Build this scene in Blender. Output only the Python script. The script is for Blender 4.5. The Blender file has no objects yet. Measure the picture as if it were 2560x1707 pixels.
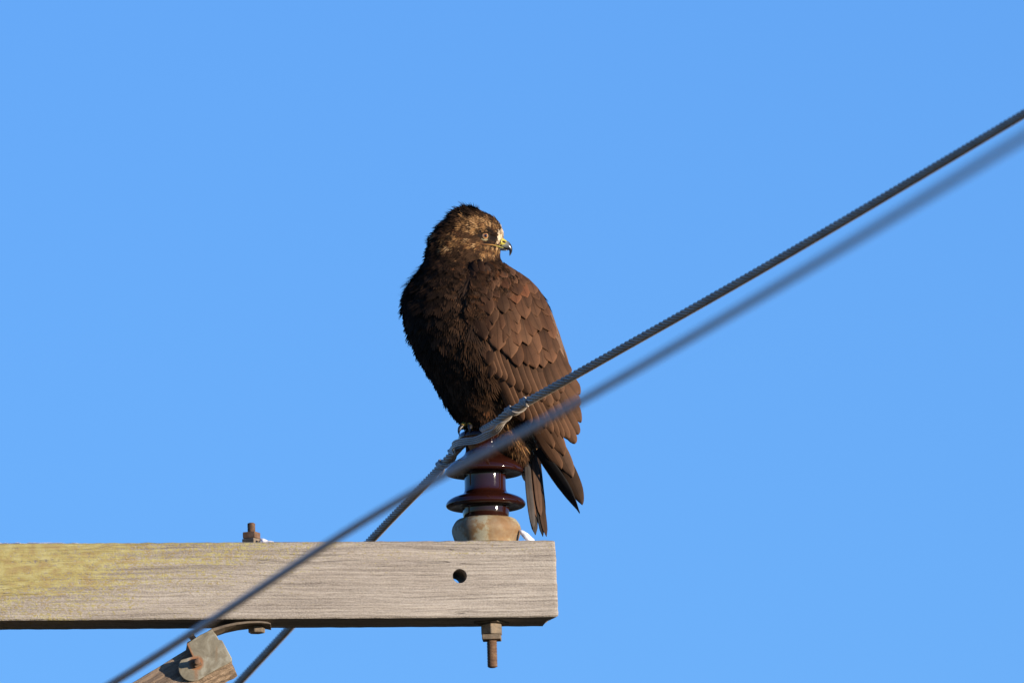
import bpy, bmesh, math, random
import numpy as np
from mathutils import Vector, Matrix, noise
random.seed(7); rng = np.random.default_rng(7)
R = math.radians
sc = bpy.context.scene
col = sc.collection

# ------------------------------------------------------------------ camera
D, S, PITCH, ZC = 30.0, 1600.0, R(10.0), 7.0          # metres to the bird, photo px per metre there
fwd = Vector((0, math.cos(PITCH), math.sin(PITCH)))
upv = Vector((0, -math.sin(PITCH), math.cos(PITCH)))
CAM = Vector((0, 0, ZC)) - fwd * D
cam = bpy.data.cameras.new('camera'); co = bpy.data.objects.new('camera', cam); col.objects.link(co)
co.location = CAM; co.rotation_euler = (R(90) + PITCH, 0, 0)
cam.sensor_width = 36; cam.lens = 36 * D / (2560 / S)
cam.clip_start = 0.5; cam.clip_end = 6000
cam.dof.use_dof = True; cam.dof.focus_distance = D - 0.02; cam.dof.aperture_fstop = cam.lens / 95.0
sc.camera = co

# ------------------------------------------------------------------ light
SUN_AZ, SUN_EL = R(55), R(6.5)           # azimuth measured from behind the camera towards the right
sdir = Vector((math.sin(SUN_AZ) * math.cos(SUN_EL), -math.cos(SUN_AZ) * math.cos(SUN_EL), math.sin(SUN_EL)))
sun = bpy.data.lights.new('sun', 'SUN'); so = bpy.data.objects.new('sun', sun); col.objects.link(so)
sun.energy = 4.6; sun.angle = R(0.53); sun.color = (1.0, 0.85, 0.67)
so.rotation_euler = sdir.to_track_quat('Z', 'Y').to_euler(); so.location = (20, -20, 20)
w = bpy.data.worlds.new('World'); sc.world = w; w.use_nodes = True
wn = w.node_tree.nodes; wl = w.node_tree.links
sky = wn.new('ShaderNodeTexSky'); sky.sky_type = 'NISHITA'; sky.sun_disc = False
sky.sun_elevation = SUN_EL; sky.sun_rotation = math.atan2(sdir.x, sdir.y)
sky.air_density = 1.0; sky.dust_density = 0.0; sky.ozone_density = 4.0; sky.altitude = 300
tint = wn.new('ShaderNodeMix'); tint.data_type = 'RGBA'; tint.blend_type = 'MULTIPLY'; tint.inputs[0].default_value = 1
tint.inputs[7].default_value = (0.70, 0.805, 1.08, 1)
wl.new(sky.outputs[0], tint.inputs[6]); wl.new(tint.outputs[2], wn['Background'].inputs[0])
wn['Background'].inputs[1].default_value = 0.15
sc.view_settings.view_transform = 'Standard'; sc.view_settings.look = 'None'
sc.view_settings.exposure = 0.85; sc.view_settings.gamma = 1; sc.view_settings.use_curve_mapping = False
sc.cycles.use_denoising = True
sc.cycles.max_bounces = 6

# ------------------------------------------------------------------ helpers
def W(px, py, y=0.0):
    """world point seen at photo pixel (px,py) on the vertical plane y metres behind the bird's axis"""
    d = fwd * D + Vector((1, 0, 0)) * ((px - 1280) / S) + upv * ((853.5 - py) / S)
    return CAM + d * ((y - CAM.y) / d.y)
def tag(o, label=None, cat=None, group=None, kind=None):
    if label: o['label'] = label
    if cat: o['category'] = cat
    if group: o['group'] = group
    if kind: o['kind'] = kind
    return o
def empty(name, loc, label, cat, group=None):
    o = bpy.data.objects.new(name, None); col.objects.link(o); o.location = loc; o.empty_display_size = .02
    o['_w'] = [loc[0], loc[1], loc[2]]
    return tag(o, label, cat, group)
def wloc(o):
    v = Vector((0, 0, 0))
    while o: v += o.location; o = o.parent
    return v
def mesh_obj(name, verts, faces, mat, parent=None, smooth=True, origin=None):
    """verts in world space; the object keeps its origin at its parent's (or at `origin`)"""
    off = wloc(parent) if parent else (origin or Vector((0, 0, 0)))
    me = bpy.data.meshes.new(name)
    me.from_pydata([tuple(Vector(v) - off) for v in verts], [], faces); me.update()
    me.materials.append(mat)
    if smooth: me.polygons.foreach_set('use_smooth', [True] * len(me.polygons))
    o = bpy.data.objects.new(name, me); col.objects.link(o)
    if parent: o.parent = parent
    elif origin: o.location = origin
    return o
def set_attr(o, cols=None, uvs=None):
    me = o.data
    if cols is not None:
        a = me.color_attributes.new('tone', 'FLOAT_COLOR', 'POINT')
        c = np.ones((len(me.vertices), 4), np.float32); c[:, :3] = np.asarray(cols)
        a.data.foreach_set('color', c.ravel())
    if uvs is not None:
        l = me.uv_layers.new(name='UVMap'); vi = np.empty(len(me.loops), np.int32); me.loops.foreach_get('vertex_index', vi)
        l.data.foreach_set('uv', np.asarray(uvs, np.float32)[vi].ravel())
def grid_faces(n, m, base=0, closed=False):
    f = []
    for i in range(n - 1):
        for j in range(m if closed else m - 1):
            a = base + i * m + j; b = base + i * m + (j + 1) % m
            f.append((a, b, b + m, a + m))
    return f
def lerp(t, tab):
    """tab rows (key, v1, v2 ...) -> linear interpolation"""
    ks = [r[0] for r in tab]
    return [float(np.interp(t, ks, [r[k] for r in tab])) for k in range(1, len(tab[0]))]
def smooth_tab(tab, step=4):
    ks = np.array([r[0] for r in tab], float); out = []
    q = np.arange(ks[0], ks[-1] + step, step); q[-1] = ks[-1]
    cols_ = []
    for k in range(1, len(tab[0])):
        v = np.array([r[k] for r in tab], float)
        y = np.interp(q, ks, v)
        y2 = y.copy()
        for _ in range(3): y2[1:-1] = (y2[:-2] + 2 * y2[1:-1] + y2[2:]) / 4
        cols_.append(y2)
    return [tuple([q[i]] + [c[i] for c in cols_]) for i in range(len(q))]
def fit_spline(pts, n):
    """Catmull-Rom through pts -> n points, even in arc length"""
    P = [Vector(p) for p in pts]; P = [2 * P[0] - P[1]] + P + [2 * P[-1] - P[-2]]
    out = []
    for i in range(1, len(P) - 2):
        for k in range(24):
            t = k / 24
            a, b, c, d = P[i - 1], P[i], P[i + 1], P[i + 2]
            out.append(.5 * ((2 * b) + (c - a) * t + (2 * a - 5 * b + 4 * c - d) * t * t + (3 * b - a - 3 * c + d) * t ** 3))
    out.append(P[-2])
    A = np.array(out); L = np.r_[0, np.cumsum(np.linalg.norm(np.diff(A, axis=0), axis=1))]
    q = np.linspace(0, L[-1], n)
    return np.stack([np.interp(q, L, A[:, k]) for k in range(3)], 1), L[-1]
def frames(C, ref=(0.1, 0.2, 1)):
    T = np.gradient(C, axis=0); T /= np.linalg.norm(T, axis=1)[:, None]
    U = np.cross(np.array(ref, float)[None], T); U /= np.linalg.norm(U, axis=1)[:, None]
    V = np.cross(T, U)
    return T, U, V
def tube(C, r, k=6, cap=True, ref=(0.1, 0.2, 1), sq=1.0):
    n = len(C); T, U, V = frames(np.asarray(C), ref); r = np.broadcast_to(r, (n,))
    a = np.arange(k) * 2 * math.pi / k
    P = C[:, None] + r[:, None, None] * (np.cos(a)[None, :, None] * U[:, None] + sq * np.sin(a)[None, :, None] * V[:, None])
    v = P.reshape(-1, 3).tolist(); f = grid_faces(n, k, 0, True)
    if cap: f.append(tuple(range(k))[::-1]); f.append(tuple(range((n - 1) * k, n * k)))
    return v, f
class MB:
    def __init__(s): s.v = []; s.f = []; s.c = []; s.uv = []
    def add(s, v, f, c=None, uv=None):
        b = len(s.v); s.v += list(v); s.f += [tuple(i + b for i in q) for q in f]
        if c is not None: s.c += [c] * len(v) if not isinstance(c[0], (list, tuple)) else list(c)
        if uv is not None: s.uv += list(uv)
    def build(s, name, mat, parent=None, smooth=True, origin=None):
        o = mesh_obj(name, s.v, s.f, mat, parent, smooth, origin)
        set_attr(o, s.c or None, s.uv or None); return o
def bevel(o, w=.001, seg=2, ang=35):
    m = o.modifiers.new('b', 'BEVEL'); m.width = w; m.segments = seg; m.limit_method = 'ANGLE'; m.angle_limit = R(ang); return o

# ------------------------------------------------------------------ materials
class Mat:
    def __init__(s, name, rough=.6, metal=0.0, spec=.5):
        s.m = bpy.data.materials.new(name); s.m.use_nodes = True
        s.n = s.m.node_tree.nodes; s.l = s.m.node_tree.links; s.b = s.n['Principled BSDF']
        s.b.inputs['Roughness'].default_value = rough; s.b.inputs['Metallic'].default_value = metal
        s.b.inputs['Specular IOR Level'].default_value = spec
    def tc(s, out='Object', scale=(1, 1, 1), loc=(0, 0, 0)):
        t = s.n.new('ShaderNodeTexCoord'); m = s.n.new('ShaderNodeMapping')
        m.inputs['Scale'].default_value = scale; m.inputs['Location'].default_value = loc
        s.l.new(t.outputs[out], m.inputs[0]); return m.outputs[0]
    def noise(s, vec, scale, detail=4, rough=.6, dist=0):
        t = s.n.new('ShaderNodeTexNoise'); s.l.new(vec, t.inputs['Vector'])
        t.inputs['Scale'].default_value = scale; t.inputs['Detail'].default_value = detail
        t.inputs['Roughness'].default_value = rough; t.inputs['Distortion'].default_value = dist
        return t.outputs[0]
    def wave(s, vec, scale, dist=2, detail=2, dscale=1, direction='Z'):
        t = s.n.new('ShaderNodeTexWave'); s.l.new(vec, t.inputs['Vector']); t.bands_direction = direction
        t.inputs['Scale'].default_value = scale; t.inputs['Distortion'].default_value = dist
        t.inputs['Detail'].default_value = detail; t.inputs['Detail Scale'].default_value = dscale
        return t.outputs['Fac']
    def ramp(s, fac, stops, interp='LINEAR'):
        t = s.n.new('ShaderNodeValToRGB'); s.l.new(fac, t.inputs[0]); t.color_ramp.interpolation = interp
        e = t.color_ramp.elements
        while len(e) < len(stops): e.new(.5)
        for k, (p, c) in enumerate(stops):
            e[k].position = p; e[k].color = (*c, 1) if len(c) == 3 else c
        return t.outputs[0]
    def mix(s, fac, a, b, mode='MIX'):
        t = s.n.new('ShaderNodeMix'); t.data_type = 'RGBA'; t.blend_type = mode
        for i, x in ((0, fac), (6, a), (7, b)):
            if isinstance(x, (int, float)): t.inputs[i].default_value = x
            elif isinstance(x, tuple): t.inputs[i].default_value = (*x, 1)
            else: s.l.new(x, t.inputs[i])
        return t.outputs[2]
    def math(s, op, a, b=None, c=None):
        t = s.n.new('ShaderNodeMath'); t.operation = op
        for i, x in enumerate((a, b, c)):
            if x is None: continue
            if isinstance(x, (int, float)): t.inputs[i].default_value = x
            else: s.l.new(x, t.inputs[i])
        return t.outputs[0]
    def mr(s, x, a, b, c=0, d=1, smooth=False):
        t = s.n.new('ShaderNodeMapRange'); s.l.new(x, t.inputs[0])
        if smooth: t.interpolation_type = 'SMOOTHSTEP'
        for i, q in enumerate((a, b, c, d)): t.inputs[i + 1].default_value = q
        return t.outputs[0]
    def sep(s, vec):
        t = s.n.new('ShaderNodeSeparateXYZ'); s.l.new(vec, t.inputs[0]); return t.outputs
    def bump(s, h, strength=.5, dist=.001, prev=None):
        t = s.n.new('ShaderNodeBump'); s.l.new(h, t.inputs['Height'])
        t.inputs['Strength'].default_value = strength; t.inputs['Distance'].default_value = dist
        if prev is not None: s.l.new(prev, t.inputs['Normal'])
        return t.outputs[0]
    def out(s, color=None, normal=None, rough=None, metal=None):
        for k, x in (('Base Color', color), ('Normal', normal), ('Roughness', rough), ('Metallic', metal)):
            if x is None: continue
            if isinstance(x, tuple): s.b.inputs[k].default_value = (*x, 1)
            else: s.l.new(x, s.b.inputs[k])
        return s.m

def wood_material(name, lichen=False, light=(.40, .365, .32), dark=(.15, .13, .112), endgrain=False):
    M = Mat(name, .85, 0, .25)
    o = M.tc('Object')
    # slow waviness of the growth lines
    lowv = M.tc('Object', (3.2, 6, 9)); low = M.noise(lowv, 1.0, 2, .5)
    x, y, z = M.sep(o)[:3]
    zz = M.math('ADD', z, M.math('MULTIPLY', M.math('SUBTRACT', low, .5), .026))
    zz2 = M.math('ADD', zz, M.math('MULTIPLY', y, .35))
    cx = M.n.new('ShaderNodeCombineXYZ'); M.l.new(x, cx.inputs[0]); M.l.new(y, cx.inputs[1]); M.l.new(zz2, cx.inputs[2])
    def sc_(v, s_):
        m = M.n.new('ShaderNodeMapping'); M.l.new(v, m.inputs[0]); m.inputs['Scale'].default_value = s_; return m.outputs[0]
    rings = M.noise(sc_(cx.outputs[0], (5, 4, 260)), 1.0, 3, .6)
    fibre = M.noise(sc_(cx.outputs[0], (42, 60, 900)), 1.0, 3, .65)
    spots = M.noise(sc_(cx.outputs[0], (330, 300, 700)), 1.0, 2, .6)
    broad = M.noise(sc_(cx.outputs[0], (2.5, 3, 22)), 1.0, 3, .55)
    h = M.math('ADD', M.math('MULTIPLY', rings, .55), M.math('ADD', M.math('MULTIPLY', fibre, .28), M.math('MULTIPLY', spots, .30)))
    c = M.ramp(h, [(.40, dark), (.53, tuple((a + b) / 2 * 1.02 for a, b in zip(light, dark))), (.66, light), (.8, tuple(min(1, a * 1.35) for a in light))])
    c = M.mix(M.mr(broad, .35, .7, 0, .45), c, M.mix(1.0, c, (.66, .62, .60), 'MULTIPLY'))
    ck_ = M.math('ABSOLUTE', M.math('SUBTRACT', M.noise(sc_(cx.outputs[0], (2.6, 3, 75)), 1.0, 2, .5), .5))
    gate = M.mr(M.noise(sc_(cx.outputs[0], (7, 3, 30)), 1.0, 2, .5), .52, .6, 0, .75)
    crack = M.math('MULTIPLY', M.mr(ck_, 0, .008, 1, 0), gate)
    c = M.mix(crack, c, (.05, .04, .033)); h = M.math('SUBTRACT', h, M.math('MULTIPLY', crack, .35))
    if lichen:
        # yellow crust, thick at the upper left and thinning out to the right
        big = M.noise(M.tc('Object', (6, 5, 14)), 1.0, 4, .6)
        fine = M.noise(M.tc('Object', (190, 150, 330)), 1.0, 4, .75)
        gx = M.mr(x, -.80, -.10, 1.2, -.06); gz = M.mr(z, -.125, -.003, 0, 1)
        g = M.math('ADD', M.math('MULTIPLY', gx, .62), M.math('MULTIPLY', gz, .46))
        g = M.math('ADD', g, M.math('MULTIPLY', M.math('SUBTRACT', big, .5), .75))
        g = M.math('ADD', g, M.math('MULTIPLY', M.math('SUBTRACT', fine, .5), 2.3))
        g = M.math('ADD', g, M.math('MULTIPLY', M.math('SUBTRACT', rings, .5), .9))
        mask = M.mr(g, .66, .88, 0, .78)
        lc = M.ramp(M.noise(M.tc('Object', (45, 45, 90)), 1, 3), [(.35, (.27, .20, .06)), (.5, (.33, .285, .08)), (.68, (.40, .37, .15))])
        c = M.mix(mask, c, lc)
        h = M.math('ADD', h, M.math('MULTIPLY', mask, .12))
    n = M.bump(h, .9, .0035)
    return M.out(c, n)
m_wood = wood_material('weathered_crossarm_wood', True)
m_wood2 = wood_material('weathered_brace_wood', False, (.36, .27, .19), (.10, .07, .05))
def rust_material(name, cols, scale=60, rough=.75, metal=.2, bmp=.5):
    M = Mat(name, rough, metal, .4); o = M.tc('Object')
    n1 = M.noise(o, scale, 5, .65, .4); c = M.ramp(n1, cols)
    n2 = M.noise(o, scale * 9, 3, .7)
    c = M.mix(M.mr(n2, .35, .75, 0, .5), c, M.mix(1.0, c, (.55, .5, .45), 'MULTIPLY'))
    return M.out(c, M.bump(n2, bmp, .0006))
m_rust = rust_material('rusted_steel', [(.3, (.085, .052, .034)), (.5, (.17, .098, .058)), (.7, (.25, .17, .11))], 110)
m_bolt = rust_material('dull_steel_bolt', [(.3, (.12, .095, .07)), (.55, (.21, .17, .125)), (.7, (.26, .18, .12))], 80)
m_dark_steel = rust_material('dark_steel', [(.3, (.10, .08, .06)), (.55, (.19, .15, .11)), (.7, (.26, .21, .15))], 70)
# cement coloured base of the insulator: greenish grey, with ochre rust stains
M = Mat('stained_metal_base', .7, .1, .4); o = M.tc('Object')
n1 = M.noise(M.tc('Object', (1, 1, 1.3)), 24, 5, .62, .15); n2 = M.noise(o, 420, 3, .7); n3 = M.noise(o, 45, 4, .6)
c = M.ramp(n1, [(.44, (.33, .31, .22)), (.47, (.29, .23, .135)), (.50, (.24, .145, .062)), (.58, (.19, .105, .044))])
c = M.mix(M.mr(n3, .45, .7, 0, .4), c, (.30, .28, .20)); c = M.mix(M.mr(n2, .4, .8, 0, .4), c, (.16, .12, .07))
m_base = M.out(c, M.bump(n2, .35, .0006))
# galvanised bracket: pale, with orange streaks
M = Mat('galvanised_bracket', .62, .15, .4); o = M.tc('Object')
n1 = M.noise(o, 42, 5, .65, .6); n2 = M.noise(M.tc('Object', (95, 60, 26)), 1, 3, .6); n3 = M.noise(o, 500, 3, .7)
c = M.ramp(n1, [(.35, (.145, .13, .092)), (.5, (.22, .20, .145)), (.62, (.31, .30, .24))])
c = M.mix(M.mr(n2, .60, .74, 0, .45), c, (.22, .13, .06)); c = M.mix(M.mr(n3, .45, .8, 0, .35), c, (.15, .12, .08))
x_, y_, z_ = M.sep(o)[:3]
dx = M.math('ABSOLUTE', M.math('ADD', M.math('ADD', x_, .0150), M.math('MULTIPLY', M.math('SUBTRACT', n1, .5), .006)))
run = M.math('MULTIPLY', M.mr(dx, .0012, .0050, 1, 0), M.math('MULTIPLY', M.mr(z_, -.036, -.012, .25, 1), M.mr(z_, -.012, -.008, 1, 0)))
ddz = M.math('ADD', z_, .0108); rr2 = M.math('SQRT', M.math('ADD', M.math('MULTIPLY', dx, dx), M.math('MULTIPLY', ddz, ddz)))
c = M.mix(M.math('MULTIPLY', M.math('MAXIMUM', run, M.mr(rr2, .009, .0135, 1, 0)), .85), c, (.27, .105, .035))
ed = M.math('ABSOLUTE', M.math('ADD', M.math('MULTIPLY', z_, .47), M.math('ADD', x_, .0212)))
c = M.mix(M.math('MULTIPLY', M.mr(ed, .001, .0045, .85, 0), M.mr(z_, -.004, .002, 0, 1)), c, (.30, .115, .035))
m_galv = M.out(c, M.bump(n3, .3, .0005))
# glazed porcelain
M = Mat('brown_glazed_porcelain', .06, 0, .42); o = M.tc('Object')
n1 = M.noise(o, 22, 3, .5); n2 = M.noise(o, 240, 3, .6)
c = M.ramp(n1, [(.3, (.016, .0048, .0032)), (.7, (.025, .0064, .0038))])
m_porc = M.out(c, M.bump(n1, .15, .002), M.mr(n2, .4, .8, .05, .13))
# aluminium strands
M = Mat('weathered_aluminium', .55, .12, .5); o = M.tc('Object')
n1 = M.noise(o, 30, 4, .6); n2 = M.noise(o, 700, 2, .6)
c = M.ramp(n1, [(.3, (.31, .26, .21)), (.7, (.47, .40, .33))])
m_alu = M.out(c, M.bump(n2, .3, .0003))
M = Mat('bright_tie_strands', .45, .2, .5); o = M.tc('Object')
n1 = M.noise(o, 40, 4, .6); c = M.ramp(n1, [(.3, (.30, .26, .22)), (.7, (.48, .42, .36))])
m_tie = M.out(c)
M = Mat('dark_cable_sheath', .6, 0, .4); o = M.tc('Object')
c = M.ramp(M.noise(o, 14, 3), [(.3, (.54, .43, .37)), (.7, (.64, .51, .44))]); m_cable = M.out(c)
M = Mat('snow', .7, 0, .3); o = M.tc('Object'); n1 = M.noise(o, 180, 4, .6)
M.b.inputs['Subsurface Weight'].default_value = .2; M.b.inputs['Subsurface Radius'].default_value = (.004, .003, .003)
m_snow = M.out(M.ramp(n1, [(.3, (.72, .73, .76)), (.7, (.85, .86, .88))]), M.bump(n1, .5, .002))
# ground and pole
M = Mat('winter_field', .95, 0, .1); o = M.tc('Object')
c = M.ramp(M.noise(o, .35, 6, .65), [(.35, (.060, .046, .026)), (.55, (.115, .090, .05)), (.7, (.17, .145, .09))])
c = M.mix(M.mr(M.noise(o, 9, 4, .7), .4, .7, 0, .6), c, (.05, .045, .025)); m_ground = M.out(c, M.bump(M.noise(o, 12, 4, .7), .7, .1))
m_pole = wood_material('pole_wood', False, (.24, .18, .13), (.08, .055, .04))

# feathers: 'tone' carries the pigment of each feather, UV the place on the vane
def feather_material(name, fringe=1.35, barb=.35, rough=.62):
    M = Mat(name, .75, 0, .12)
    a = M.n.new('ShaderNodeAttribute'); a.attribute_name = 'tone'
    uvn = M.n.new('ShaderNodeUVMap'); s_ = M.sep(uvn.outputs[0]); u, v = s_[0], s_[1]
    d = M.math('ABSOLUTE', M.math('SUBTRACT', u, .5))
    ph = M.math('ADD', M.math('MULTIPLY', v, 210), M.math('MULTIPLY', d, -150))
    wv = M.math('SINE', ph)
    n1 = M.noise(M.tc('Object'), 55, 3, .6); n2 = M.noise(M.tc('Object'), 600, 3, .7)
    f = M.math('ADD', M.math('MULTIPLY', wv, barb * .06), M.math('MULTIPLY', n2, barb)); f = M.math('ADD', f, .80)
    f = M.math('MULTIPLY', f, M.mr(n1, .3, .7, .82, 1.15))
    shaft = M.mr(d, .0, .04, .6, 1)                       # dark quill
    f = M.math('MULTIPLY', f, shaft); f = M.math('MULTIPLY', f, M.mr(v, .3, .95, .62, 1.15)); f = M.math('MULTIPLY', f, M.mr(d, .05, .35, .84, 1.06))  # darker base: pigment, deepened with painted shade for the gaps between feathers
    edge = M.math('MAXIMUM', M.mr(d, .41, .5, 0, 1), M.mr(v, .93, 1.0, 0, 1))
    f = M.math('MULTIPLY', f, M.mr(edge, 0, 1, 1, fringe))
    vm = M.n.new('ShaderNodeVectorMath'); vm.operation = 'SCALE'; M.l.new(a.outputs['Color'], vm.inputs[0]); M.l.new(f, vm.inputs['Scale'])
    nb = M.bump(n2, .3, .0006)
    return M.out(vm.outputs[0], nb)
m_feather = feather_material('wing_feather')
M = Mat('downy_feather', .85, 0, .06); a = M.n.new('ShaderNodeAttribute'); a.attribute_name = 'tone'
m_down = M.out(a.outputs['Color'])
m_body = Mat('under_down', .9, 0, .1).out((.012, .008, .006))
m_bodyw = Mat('wing_underlay', .9, 0, .1).out((.022, .013, .009))

# ------------------------------------------------------------------ ground and pole
def box_mesh(x0, x1, y0, y1, z0, z1):
    v = [(x, y, z) for x in (x0, x1) for y in (y0, y1) for z in (z0, z1)]
    return v, [(0, 1, 3, 2), (4, 6, 7, 5), (0, 4, 5, 1), (2, 3, 7, 6), (0, 2, 6, 4), (1, 5, 7, 3)]
N = 60; gv = []
for i in range(N):
    for j in range(N):
        x = (i / (N - 1) * 2 - 1); y = (j / (N - 1) * 2 - 1)
        x = 2500 * x * abs(x) ** 1.6; y = 2500 * y * abs(y) ** 1.6
        gv.append((x, y, .35 * noise.noise(Vector((x * .02, y * .02, 0))) * min(1, math.hypot(x, y) / 40)))
tag(mesh_obj('ground', gv, grid_faces(N, N), m_ground), kind='structure')

YAW, ROLL = R(7.0), R(1.5)
O = W(1217, 1363, 0)                                     # top of the crossarm on the insulator's axis
FX = Vector((math.cos(YAW) * math.cos(ROLL), math.sin(YAW) * math.cos(ROLL), math.sin(ROLL)))
FY0 = Vector((-math.sin(YAW), math.cos(YAW), 0)); FZ = FX.cross(FY0).normalized(); FY = FZ.cross(FX)
FM = Matrix.Translation(O) @ Matrix((FX, FY, FZ)).transposed().to_4x4()
KZ = S * math.cos(PITCH)
def zl(py): return (1363 - py) / KZ
def F(x, y, z): return FM @ Vector((x, y, z))
BH, BD = .1206, .095

def framed(name, verts, faces, mat, parent=None, smooth=False, matrix=None):
    """mesh given in a local frame, object placed with that frame"""
    M_ = matrix or FM
    me = bpy.data.meshes.new(name); me.from_pydata([tuple(v) for v in verts], [], faces); me.update(); me.materials.append(mat)
    if smooth: me.polygons.foreach_set('use_smooth', [True] * len(me.polygons))
    o = bpy.data.objects.new(name, me); col.objects.link(o)
    if parent is not None:
        o.parent = parent; o.matrix_parent_inverse = Matrix(); o.matrix_basis = Matrix.Translation(-wloc(parent)) @ M_
    else: o.matrix_world = M_
    return o

# pole (left of the frame): it carries the crossarm and the brace
pc = F(-1.62, .21, 0)
pv = []; K = 40
for i, z in enumerate(np.linspace(-.3, O.z + .35, 60)):
    for k in range(K):
        a = k / K * 2 * math.pi; r = .185 - .006 * z + .004 * noise.noise(Vector((math.cos(a) * 3, math.sin(a) * 3, z * .6)))
        pv.append((pc.x + r * math.cos(a), pc.y + r * math.sin(a), z))
pf = grid_faces(60, K, 0, True); pf.append(tuple(range(59 * K, 60 * K)))
Mp = Mat('tarred_pole', .85, 0, .2); c = Mp.ramp(Mp.noise(Mp.tc('Object', (30, 30, 1.2)), 1, 4, .65), [(.35, (.05, .035, .025)), (.65, (.16, .115, .08))])
m_pole = Mp.out(c, Mp.bump(Mp.noise(Mp.tc('Object', (50, 50, 1.5)), 1, 4, .6), .7, .01))
pole = mesh_obj('utility_pole', pv, pf, m_pole, origin=Vector((pc.x, pc.y, 0)))
tag(pole, 'round brown wooden utility pole carrying the grey crossarm', 'utility pole')

# ------------------------------------------------------------------ crossarm
def crossarm():
    x1 = .1018; x0 = -3.3
    xs = np.r_[np.linspace(x0, -.85, 60), np.linspace(-.84, x1 - .004, 620), x1 - .0015, x1]
    r = .0022; per = []                                     # perimeter (y,z) clockwise from the front top
    hy = BD / 2
    def seg(a, b, n):
        for k in range(n): t = k / n; per.append((a[0] + (b[0] - a[0]) * t, a[1] + (b[1] - a[1]) * t))
    seg((-hy, -r), (-hy, -BH + r), 34); seg((-hy, -BH + r), (-hy + r, -BH), 3); seg((-hy + r, -BH), (hy - r, -BH), 16)
    seg((hy - r, -BH), (hy, -BH + r), 2); seg((hy, -BH + r), (hy, -r), 8); seg((hy, -r), (hy - r, 0), 2); seg((hy - r, 0), (-hy + r, 0), 12); seg((-hy + r, 0), (-hy, -r), 3)
    v = []; m = len(per)
    for i, x in enumerate(xs):
        e = 1.0 if i < len(xs) - 2 else (.992 if i == len(xs) - 2 else .975)
        for (y, z) in per:
            f = noise.noise(Vector((x * 9, y * 40, z * 320))) * .00045 + noise.noise(Vector((x * 30, y * 90, z * 600 + 9))) * .0003
            edge = max(0, 1 - (abs(z) / .004)) if y < 0 else 0
            edge2 = max(0, 1 - (abs(z + BH) / .004))
            chip = (edge * .9 + edge2 * .35) * .0011 * noise.noise(Vector((x * 55, 3, z * 20)))
            yy = y * e + (f if y < 0 else -f); zz = -BH / 2 + (z + BH / 2) * e
            zz += chip + .00022 * noise.noise(Vector((x * 20, y * 60, 2)))
            xx = x
            if i >= len(xs) - 8:
                t = (i - (len(xs) - 8)) / 7
                xx += t * (.0016 * noise.noise(Vector((y * 70, z * 240, 5))) + .0010 * noise.noise(Vector((y * 200, z * 700, 7))))
                # broken lower back corner
                b = max(0, (-z - BH + .016) / .016) * max(0, (y + hy * .9) / (hy * 1.9))
                xx -= t * b * .014 * (1 + .5 * noise.noise(Vector((y * 150, z * 300, 1)))); zz += t * b * .004
                xx += t * .0012 * (z / -BH) 
            v.append((xx, yy, zz))
    f = grid_faces(len(xs), m, 0, True)
    f.append(tuple(range(m))[::-1]); f.append(tuple(range((len(xs) - 1) * m, len(xs) * m)))
    o = framed('crossarm', v, f, m_wood, None, False)
    # the empty bolt hole right through it
    hx, hz = (1149.5 - 1217) / S / math.cos(YAW) - .0055, None
    pz = F(hx, -hy, 0)
    # height: solve for the picture row 1439
    def row(p): 
        q = p - CAM; return 853.5 - S * D * (q.dot(upv) / q.dot(fwd))
    def colm(p): 
        q = p - CAM; return 1280 + S * D * (q.x / q.dot(fwd))
    lo, hi = -BH, 0
    for _ in range(30):
        mid = (lo + hi) / 2
        if row(F(hx, -hy, mid)) > 1439: lo = mid
        else: hi = mid
    hz = (lo + hi) / 2; hx += (1149.5 - colm(F(hx, -hy, hz))) / S
    k = 40; cv = [(hx + .0112 * math.cos(2 * math.pi * j / k), yy, hz + .0112 * math.sin(2 * math.pi * j / k)) for yy in (-.1, .1) for j in range(k)]
    cf = [(j, (j + 1) % k, k + (j + 1) % k, k + j) for j in range(k)] + [tuple(range(k))[::-1], tuple(range(k, 2 * k))]
    me = bpy.data.meshes.new('c'); me.from_pydata(cv, [], cf); me.update()
    bm = bmesh.new(); bm.from_mesh(me); bmesh.ops.recalc_face_normals(bm, faces=bm.faces); bm.to_mesh(me); bm.free()
    bm = bmesh.new(); bm.from_mesh(o.data); bmesh.ops.recalc_face_normals(bm, faces=bm.faces); bm.to_mesh(o.data); bm.free()
    c = bpy.data.objects.new('c', me); col.objects.link(c); c.matrix_world = FM
    md = o.modifiers.new('h', 'BOOLEAN'); md.operation = 'DIFFERENCE'; md.object = c; md.solver = 'EXACT'
    bpy.context.view_layer.update(); dg = bpy.context.evaluated_depsgraph_get()
    nm = bpy.data.meshes.new_from_object(o.evaluated_get(dg)); o.modifiers.clear(); o.data = nm; nm.name = 'crossarm'
    bpy.data.objects.remove(c)
    return tag(o, 'weathered grey square wooden crossarm with yellow lichen and an empty bolt hole', 'crossarm')
crossarm()

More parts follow.
